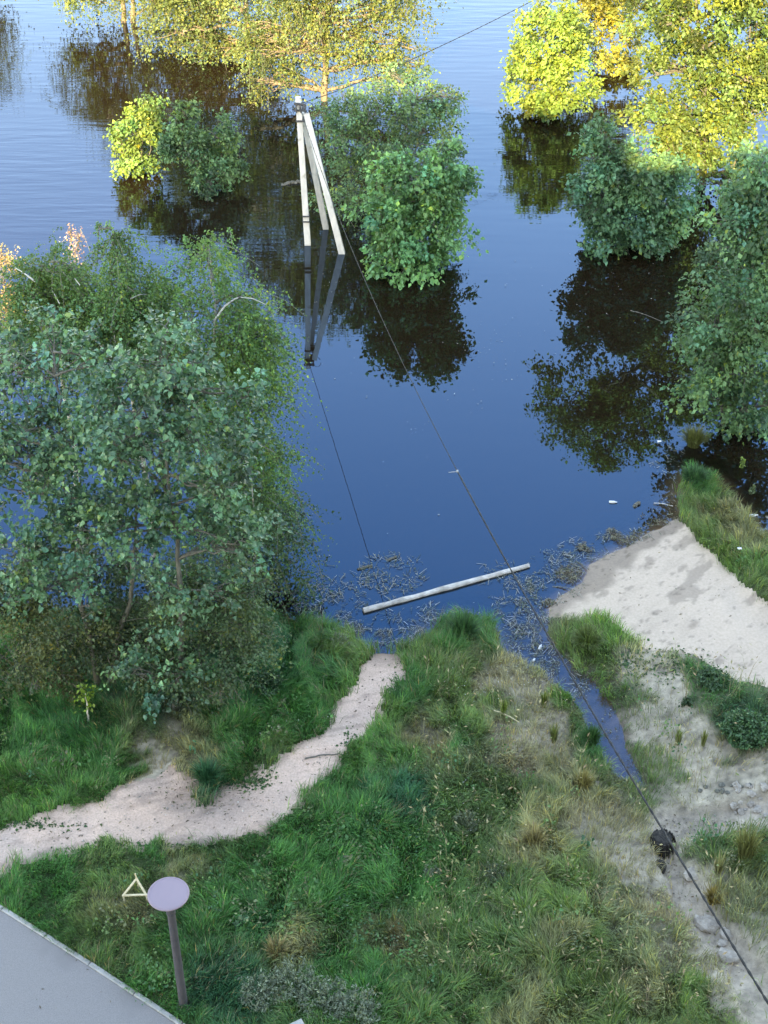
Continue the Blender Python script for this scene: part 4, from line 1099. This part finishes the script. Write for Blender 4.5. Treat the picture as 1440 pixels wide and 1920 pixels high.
plant('mugwort_plant', 'tall silvery weed by the path near the left shore', 638, 1225, .55, .24, 600, 'silver', (.16, .20, .13))
plant('dry_tussock', 'straw-coloured tussock in the middle of the slope', 1000, 1590, .5, .30, 240, 'tuft', DRY, 'dry tussocks on the slope')
plant('dry_tussock', 'yellow tussock on the left lip of the ditch', 1092, 1480, .45, .24, 220, 'tuft', (.30, .25, .10), 'dry tussocks on the slope')
plant('dry_tussock', 'yellow tussock right of the cable near the stones', 1336, 1695, .38, .22, 200, 'tuft', (.30, .22, .07), 'dry tussocks on the slope')
plant('dry_tussock', 'pale tussock above the silver weeds', 520, 1795, .42, .24, 200, 'tuft', DRY, 'dry tussocks on the slope')
plant('reed_tuft', 'tall yellow-green reeds at the right edge above the stump', 1395, 1612, .75, .32, 220, 'tuft', (.20, .20, .08))
plant('reed_tuft', 'thin pale reeds in the bare channel right of the stump', 1345, 1640, .5, .16, 80, 'tuft', (.24, .23, .11))
plant('weed_bush', 'dense dark green bush on the sand at the right edge', 1392, 1385, .5, .5, 5200, 'leafy', (.06, .14, .06), cat='bush')
plant('weed_bush', 'small dark green bush at the lower edge of the sand', 1336, 1280, .22, .34, 2200, 'leafy', (.065, .13, .06), cat='bush')
plant('weed_bush', 'little round green weed on bare sand between the bushes', 1288, 1322, .16, .13, 260, 'leafy', (.07, .12, .06))
plant('weed_bush', 'dark green shrub at the edge of the path bend', 390, 1468, .5, .34, 420, 'tuft', (.035, .13, .06), cat='bush')
plant('weed_bush', 'green nettle patch under the left clump', 500, 1300, .5, .4, 1500, 'leafy', (.04, .10, .045), cat='bush')
plant('burdock_plant', 'pale broad-leaved rosette in the lawn right of the lamp', 457, 1740, .16, .15, 60, 'broad', (.10, .20, .11))
plant('burdock_plant', 'bright low leafy plant touching the lamp head from behind', 362, 1690, .20, .18, 160, 'leafy', (.08, .18, .06))
plant('reed_tuft', 'bright upright weed on the dry promontory, left of three', 943, 1345, .45, .10, 70, 'tuft', (.16, .22, .05))
plant('reed_tuft', 'bright upright weed on the dry promontory, middle of three', 1020, 1325, .4, .12, 70, 'tuft', (.18, .22, .06))
plant('reed_tuft', 'bright upright weed on the dry promontory, right of three', 1038, 1392, .45, .13, 80, 'tuft', (.17, .20, .06))
plant('reed_tuft', 'bright weed stems on the sand left of two, right of the ditch', 1270, 1395, .4, .12, 70, 'tuft', (.18, .22, .06))
plant('reed_tuft', 'bright weed stems on the sand right of two, right of the ditch', 1318, 1398, .4, .10, 60, 'tuft', (.20, .22, .07))
plant('grass_tussock', 'thick green tussock on the tip of the promontory', 868, 1200, .6, .42, 700, 'tuft', (.045, .12, .045))
plant('grass_tussock', 'green and yellow tussock where the ditch meets the beach', 1100, 1210, .45, .45, 620, 'tuft', (.12, .16, .05))
plant('grass_tussock', 'lush tussock on the left bank of the ditch', 1108, 1395, .4, .26, 420, 'tuft', (.05, .13, .04))
plant('grass_tussock', 'olive grass hummock growing out of the water at right', 1300, 835, .5, .42, 600, 'tuft', (.15, .16, .05), wet=True)
plant('grass_tussock', 'green tussock on the water end of the grassy spit', 1300, 905, .45, .40, 600, 'tuft', (.05, .125, .05))
plant('water_seedling', 'yellow-green seedling alone in the black water', 1388, 878, .28, .12, 90, 'leafy', (.16, .24, .05), wet=True)
plant('water_seedling', 'pale seedling with drooping leaves at the spit edge', 1408, 925, .25, .16, 110, 'leafy', (.12, .16, .08), wet=True)
# sapling on the left lawn
sg = on_ground(166, 1352)
SP = thing('sapling', sg, 'small yellow-green sapling on a thin bare stem before the left clump', 'sapling')
m = MB(); tp = np.array([sg[0] + .03, sg[1], sg[2] + .75]); tube(m, curve(sg, tp, 7, .05, 0), np.linspace(.022, .008, 7), 7); m.build('trunk', M['log'], SP)
m = MB(); k = 90; pos = tp + rng.normal(size=(k, 3)) * np.array([.10, .09, .16]) + np.array([0, 0, -.05])
leaves(m, pos, rand_dir(k) + np.array([0, 0, -.3]), rand_dir(k) * .7 + np.array([0, 0, 1.]), .085 * (.7 + .6 * rng.random(k)), np.array((.17, .27, .035)) * (1 + .3 * rng.normal(size=(k, 1))), LEAF2); m.build('crown', M['leaf'], SP)

# ------------------------------------------------------------------ grass
def scatter(n, x0, x1, y0, y1, margin=(180, 260)):
    x = rng.uniform(x0, x1, n); y = rng.uniform(y0, y1, n)
    z = terrain(x, y)
    u, v = proj(np.stack([x, y, z], 1))
    ok = (u > -margin[0]) & (u < 1440 + margin[0]) & (v < 1920 + margin[1]) & (z > -0.015)
    P2 = np.stack([x, y], 1)
    edge = (fbm(x * 3.2, y * 3.2, 61, 4) - 0.5) * 0.5
    ok &= (poly_sd(P2, PATH) + edge * 1.1 < rng.normal(size=n) * .075 - .0)
    ok &= (poly_sd(P2, BEACH) + edge * .36 < rng.normal(size=n) * .07 - .01)
    ok &= (poly_sd(P2, PAVE) < -0.075 + rng.normal(size=n) * .03)
    return x[ok], y[ok], z[ok]

def grass(name, label, n, x0, x1, y0, y1, region):
    x, y, z = scatter(n, x0, x1, y0, y1)
    k = region(x, y); x, y, z = x[k], y[k], z[k]
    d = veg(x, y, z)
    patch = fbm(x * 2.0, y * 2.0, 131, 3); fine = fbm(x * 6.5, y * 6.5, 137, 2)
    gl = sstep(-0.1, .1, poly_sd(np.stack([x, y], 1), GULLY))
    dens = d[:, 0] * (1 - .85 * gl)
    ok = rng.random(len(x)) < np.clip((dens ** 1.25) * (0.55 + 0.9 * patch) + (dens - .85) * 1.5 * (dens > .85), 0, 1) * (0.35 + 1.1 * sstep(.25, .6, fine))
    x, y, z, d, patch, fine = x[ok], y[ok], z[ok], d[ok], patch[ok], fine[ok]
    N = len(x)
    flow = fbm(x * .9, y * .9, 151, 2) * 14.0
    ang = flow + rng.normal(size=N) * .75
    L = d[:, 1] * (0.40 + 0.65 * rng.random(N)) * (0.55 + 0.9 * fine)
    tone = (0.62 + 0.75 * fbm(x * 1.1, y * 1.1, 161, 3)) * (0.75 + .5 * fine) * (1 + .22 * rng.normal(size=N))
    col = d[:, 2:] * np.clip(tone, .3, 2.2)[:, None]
    dead = rng.random(N) < 0.05 + .10 * (patch > .6)
    col[dead] = np.array((.26, .23, .13)) * (0.6 + .7 * rng.random((dead.sum(), 1)))
    yel = rng.random(N) < .10
    col[yel] = col[yel] * np.array([1.8, 1.45, .9])
    m = MB()
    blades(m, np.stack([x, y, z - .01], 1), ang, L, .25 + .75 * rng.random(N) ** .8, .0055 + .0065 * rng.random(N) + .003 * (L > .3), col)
    o = m.build(name, M['grass'])
    return tag(o, label, 'grass', kind='stuff')

divx = lambda x, y: proj(np.stack([x, y, x * 0 + .3], 1))
def left_of_path(x, y):
    u, v = divx(x, y); return v < np.interp(u, [-400, 0, 300, 540, 610, 700, 745, 760], [1650, 1600, 1560, 1500, 1420, 1320, 1240, 900])
def right_bank(x, y):
    u, v = divx(x, y); return (u > np.interp(v, [800, 1140, 1300, 1400, 1500, 1900], [1000, 1010, 1115, 1150, 1225, 1420]))
grass('grass', 'lush green grass on the bank left of the sandy path', 315000, -9, 1.0, 16.5, 25.5, left_of_path)
grass('grass', 'long green and straw grass on the slope between pavement and water', 590000, -7, 7, 13, 25, lambda x, y: ~left_of_path(x, y) & ~right_bank(x, y))
grass('grass', 'sparse weeds and bright grass on the sandy bank right of the ditch', 240000, 2, 10, 13, 31, right_bank)

# ------------------------------------------------------------------ flood litter
def floats(name, label, zones, col, length, width, zz=0.012, mat='straw', pieces=None):
    m = MB()
    for cx, cy, rx, ry, n in zones:
        r = rng.random(n) ** .6; a = rng.random(n) * 6.283
        u = cx + rx * r * np.cos(a); v = cy + ry * r * np.sin(a)
        p = np.array([at(i, j, zz) for i, j in zip(u, v)]); p[:, 2] += rng.random(n) * .03
        k = fbm(p[:, 0] * 4, p[:, 1] * 4, 171, 4); ok = k > .40 + .14 * rng.random(n); p = p[ok]; n = len(p)
        tz = terrain(p[:, 0], p[:, 1]); p[:, 2] = np.maximum(p[:, 2], tz + .02)
        ang = fbm(p[:, 0] * 1.1, p[:, 1] * 1.1, 177, 2) * 9 + rng.normal(size=n) * .9
        L = length * (.12 + 1.0 * rng.random(n) ** 3); c = np.array(col)[rng.integers(0, len(col), n)] * (.7 + .6 * rng.random((n, 1)))
        d = np.stack([np.cos(ang), np.sin(ang), .12 * rng.normal(size=n)], 1); s = np.stack([-np.sin(ang), np.cos(ang), ang * 0], 1) * width * (.6 + .9 * rng.random((n, 1)))
        q = p + d * L[:, None]; q[:, 2] = np.maximum(q[:, 2], .006)
        vv = np.stack([p - s, p + s, q + s * .6, q - s * .6], 1)
        f = np.array([(0, 1, 2), (0, 2, 3)])[None] + (np.arange(n) * 4)[:, None, None]
        m.add(vv.reshape(-1, 3), f.reshape(-1, 3), np.repeat(c, 4, 0))
    return tag(m.build(name, M[mat]), label, 'flood debris', kind='stuff')
GR = [(.18, .18, .15), (.28, .26, .22), (.10, .13, .09), (.38, .35, .30), (.09, .10, .07)]
BR = [(.10, .075, .05), (.18, .14, .09), (.05, .05, .03), (.24, .22, .14)]
floats('floating_reeds', 'pale broken reeds and leaves floating in a belt along the shore',
       [(620, 1120, 75, 60, 700), (600, 1160, 60, 40, 500), (735, 1075, 65, 40, 620), (700, 1190, 60, 30, 650), (780, 1180, 60, 35, 420), (745, 1140, 40, 25, 150), (800, 1150, 22, 22, 110), (885, 1160, 60, 30, 420),
        (975, 1130, 60, 60, 750), (1000, 1210, 70, 60, 900), (1040, 1080, 60, 55, 600), (1070, 1270, 45, 40, 380), (935, 1075, 45, 25, 90), (1105, 1030, 60, 25, 320), (1180, 1005, 60, 18, 260), (600, 1060, 30, 30, 80), (580, 970, 18, 14, 22), (1250, 870, 35, 70, 220)],
       GR, .22, .0055)
floats('floating_leaves', 'small sodden leaves and bark flakes between the floating reeds',
       [(620, 1130, 75, 60, 420), (735, 1075, 65, 40, 300), (710, 1190, 70, 30, 420), (975, 1130, 60, 60, 420), (1000, 1215, 70, 60, 620), (1040, 1080, 60, 55, 360), (1075, 1275, 45, 45, 420), (1130, 1380, 28, 60, 160), (1170, 1450, 30, 25, 120), (1180, 1000, 60, 18, 200)],
       [(.10, .12, .07), (.20, .17, .11), (.28, .27, .21), (.07, .07, .05)], .05, .011)
floats('reed_pile', 'brown sodden plant piles washed up at the sand edge',
       [(1068, 1074, 26, 16, 420), (1100, 1026, 17, 9, 190), (1168, 1008, 30, 16, 380), (1150, 1000, 14, 12, 120), (1235, 975, 45, 14, 330), (1030, 1130, 14, 8, 80), (1255, 955, 35, 20, 120)], BR, .12, .009, .03)
floats('floating_specks', 'pale specks and bubbles drifting on the open water',
       [(870, 690, 110, 90, 70), (930, 640, 60, 60, 40), (770, 800, 50, 14, 22), (650, 720, 60, 60, 14), (1050, 560, 120, 120, 60), (350, 200, 170, 110, 230), (480, 170, 90, 60, 80), (1180, 520, 140, 90, 90), (800, 960, 200, 120, 16), (170, 430, 18, 8, 10), (620, 560, 50, 80, 30)],
       [(.5, .5, .48), (.35, .33, .30)], .035, .011, .008)

# ------------------------------------------------------------------ pebbles, twigs and small flowers
def strew(name, label, cat, n, zones, kind, cols, size, mat):
    m = MB(); tot = 0
    for cx, cy, rx, ry, w_ in zones:
        k = int(n * w_); u = cx + rx * rng.normal(size=k) * .6; v = cy + ry * rng.normal(size=k) * .6
        p = np.array([at(i, j, .4) for i, j in zip(u, v)]); z = terrain(p[:, 0], p[:, 1]); z = np.where(poly_sd(p[:, :2], PAVE) > 0, ZP - .008, z); ok = z > .02; p = p[ok]; z = z[ok]; p[:, 2] = z
        c = np.array(cols)[rng.integers(0, len(cols), len(p))] * (.7 + .6 * rng.random((len(p), 1)))
        if kind == 'pebble':
            oc = np.array([(1, 0, 0), (-1, 0, 0), (0, 1, 0), (0, -1, 0), (0, 0, .7), (0, 0, -.4)]); of = np.array([(0, 2, 4), (2, 1, 4), (1, 3, 4), (3, 0, 4), (2, 0, 5), (1, 2, 5), (3, 1, 5), (0, 3, 5)])
            sz = size * (.3 + rng.random(len(p)) ** 3 * 1.4)
            v_ = p[:, None] + [0, 0, .012] + oc[None] * sz[:, None, None] * (.7 + .6 * rng.random((len(p), 6, 1)))
            m.add(v_.reshape(-1, 3), (of[None] + (np.arange(len(p)) * 6)[:, None, None]).reshape(-1, 3), np.repeat(c, 6, 0))
        elif kind == 'flower':
            p[:, 2] += .12 + .2 * rng.random(len(p))
            for q in range(2): leaves(m, p, rand_dir(len(p)), rand_dir(len(p)) * .5 + [0, 0, 1.], size * (.6 + .8 * rng.random(len(p))), c, LEAF2)
        else:
            d = rand_dir(len(p)) * [1, 1, .08]; leaves(m, p + [0, 0, .018], d, np.tile([0, 0, 1.], (len(p), 1)) + .3 * rng.normal(size=(len(p), 3)), size * (.3 + 1.2 * rng.random(len(p)) ** 2), c, NARROW if kind == 'twig' else LEAF2)
    return tag(m.build(name, M[mat]), label, cat, kind='stuff')
PZ = [(100, 1570, 160, 25, .2), (300, 1530, 160, 50, .3), (480, 1520, 120, 40, .2), (600, 1430, 50, 60, .15), (690, 1300, 40, 70, .15)]
GZ = [(1300, 1530, 110, 25, .3), (1280, 1650, 40, 60, .2), (1360, 1790, 50, 70, .2), (1250, 1330, 90, 80, .2), (1300, 1130, 130, 80, .1)]
strew('pebbles', 'grit and pebbles scattered over the path and the bare gully', 'pebbles', 500, PZ + GZ, 'pebble', [(.30, .25, .21), (.40, .33, .28), (.22, .19, .16), (.50, .43, .37)], .016, 'straw')
strew('plant_litter', 'dry leaf and stem bits strewn over path, beach and gully', 'litter', 420, PZ + GZ + [(380, 1495, 70, 40, .6), (1160, 1090, 60, 60, .12), (1010, 1330, 120, 90, .3), (90, 1850, 120, 60, .03)], 'twig', [(.16, .12, .08), (.30, .24, .14), (.10, .08, .05), (.08, .11, .04)], .055, 'straw')
strew('creeping_weeds', 'tiny green weeds creeping onto the path and sand edges', 'weeds', 1100, [(470, 1475, 40, 15, .4), (300, 1600, 200, 8, .3), (60, 1555, 80, 8, .2), (1250, 1240, 90, 30, .5), (740, 1300, 18, 50, .3), (660, 1400, 15, 30, .2), (1180, 1230, 30, 30, .3)], 'leaf', [(.05, .12, .04), (.09, .15, .05), (.04, .09, .04)], .06, 'grass')
strew('small_flowers', 'tiny white flowers dotting the grass', 'flowers', 130, [(900, 1295, 60, 25, .35), (1000, 1270, 60, 30, .2), (880, 1510, 60, 60, .2), (560, 1380, 90, 60, .2), (1030, 1800, 150, 80, .2)], 'flower', [(.6, .6, .55)], .017, 'straw')
MZ = [(120, 1460, 140, 60, .12), (550, 1300, 110, 90, .2), (480, 1680, 160, 110, .25), (700, 1620, 150, 130, .25), (280, 1800, 160, 90, .12), (760, 1800, 160, 100, .2), (1000, 1700, 150, 130, .2), (900, 1480, 120, 90, .15), (1200, 1400, 60, 80, .08), (1380, 1050, 60, 60, .1), (1370, 1590, 70, 40, .1)]
def herbs():
    m = MB()
    for cx, cy, rx, ry, w_ in MZ:
        for q in range(int(150 * w_)):
            u, v = cx + rx * rng.normal() * .7, cy + ry * rng.normal() * .7
            p = at(u, v, .45); p[2] = float(terrain(p[0:1], p[1:2])[0])
            if p[2] < .05 or poly_sd([p[:2]], PATH)[0] > -.05 or poly_sd([p[:2]], BEACH)[0] > -.05 or poly_sd([p[:2]], PAVE)[0] > -.15: continue
            k = rng.integers(10, 34); c = np.array([(.075, .20, .06), (.05, .15, .06), (.13, .22, .07), (.17, .19, .10)][rng.integers(0, 4)]) * rng.uniform(.75, 1.25)
            hh = rng.uniform(.10, .26); rr = rng.uniform(.06, .16)
            pos = p + rng.normal(size=(k, 3)) * [rr, rr, hh * .3] + [0, 0, hh]
            leaves(m, pos, rand_dir(k) + [0, 0, -.2], rand_dir(k) * .5 + [0, 0, 1.], rng.uniform(.03, .075) * (.6 + .8 * rng.random(k)), c * (1 + .2 * rng.normal(size=(k, 1))), LEAF2)
    return tag(m.build('meadow_herbs', M['leaf']), 'small broad-leaved herbs growing through the grass', 'herbs', kind='stuff')
herbs()
def stalks():
    m = MB(); n = 1700
    u = rng.uniform(780, 1420, n); v = rng.uniform(1230, 1930, n)
    p = np.array([at(i, j, .45) for i, j in zip(u, v)]); p[:, 2] = terrain(p[:, 0], p[:, 1])
    ok = (p[:, 2] > .06) & (fbm(p[:, 0] * 1.7, p[:, 1] * 1.7, 201, 3) > .47) & (poly_sd(p[:, :2], GULLY) < -.05); p = p[ok]; n = len(p)
    a = rng.random(n) * 6.283; L = .28 + .35 * rng.random(n)
    c = np.array([(.42, .35, .20), (.30, .27, .14), (.24, .28, .12), (.34, .25, .15)])[rng.integers(0, 4, n)]
    blades(m, p, a, L, .15 + .6 * rng.random(n), .007 + .004 * rng.random(n), c)
    tip = p + np.stack([np.cos(a) * L * .25, np.sin(a) * L * .25, L * .85], 1)
    leaves(m, tip, np.stack([np.cos(a), np.sin(a), .8 + a * 0], 1), rand_dir(n), .06 + .06 * rng.random(n), c * 1.1, NARROW)
    return tag(m.build('seed_stalks', M['straw']), 'thin dry seed stalks standing in the slope grass', 'grass', kind='stuff')
stalks()
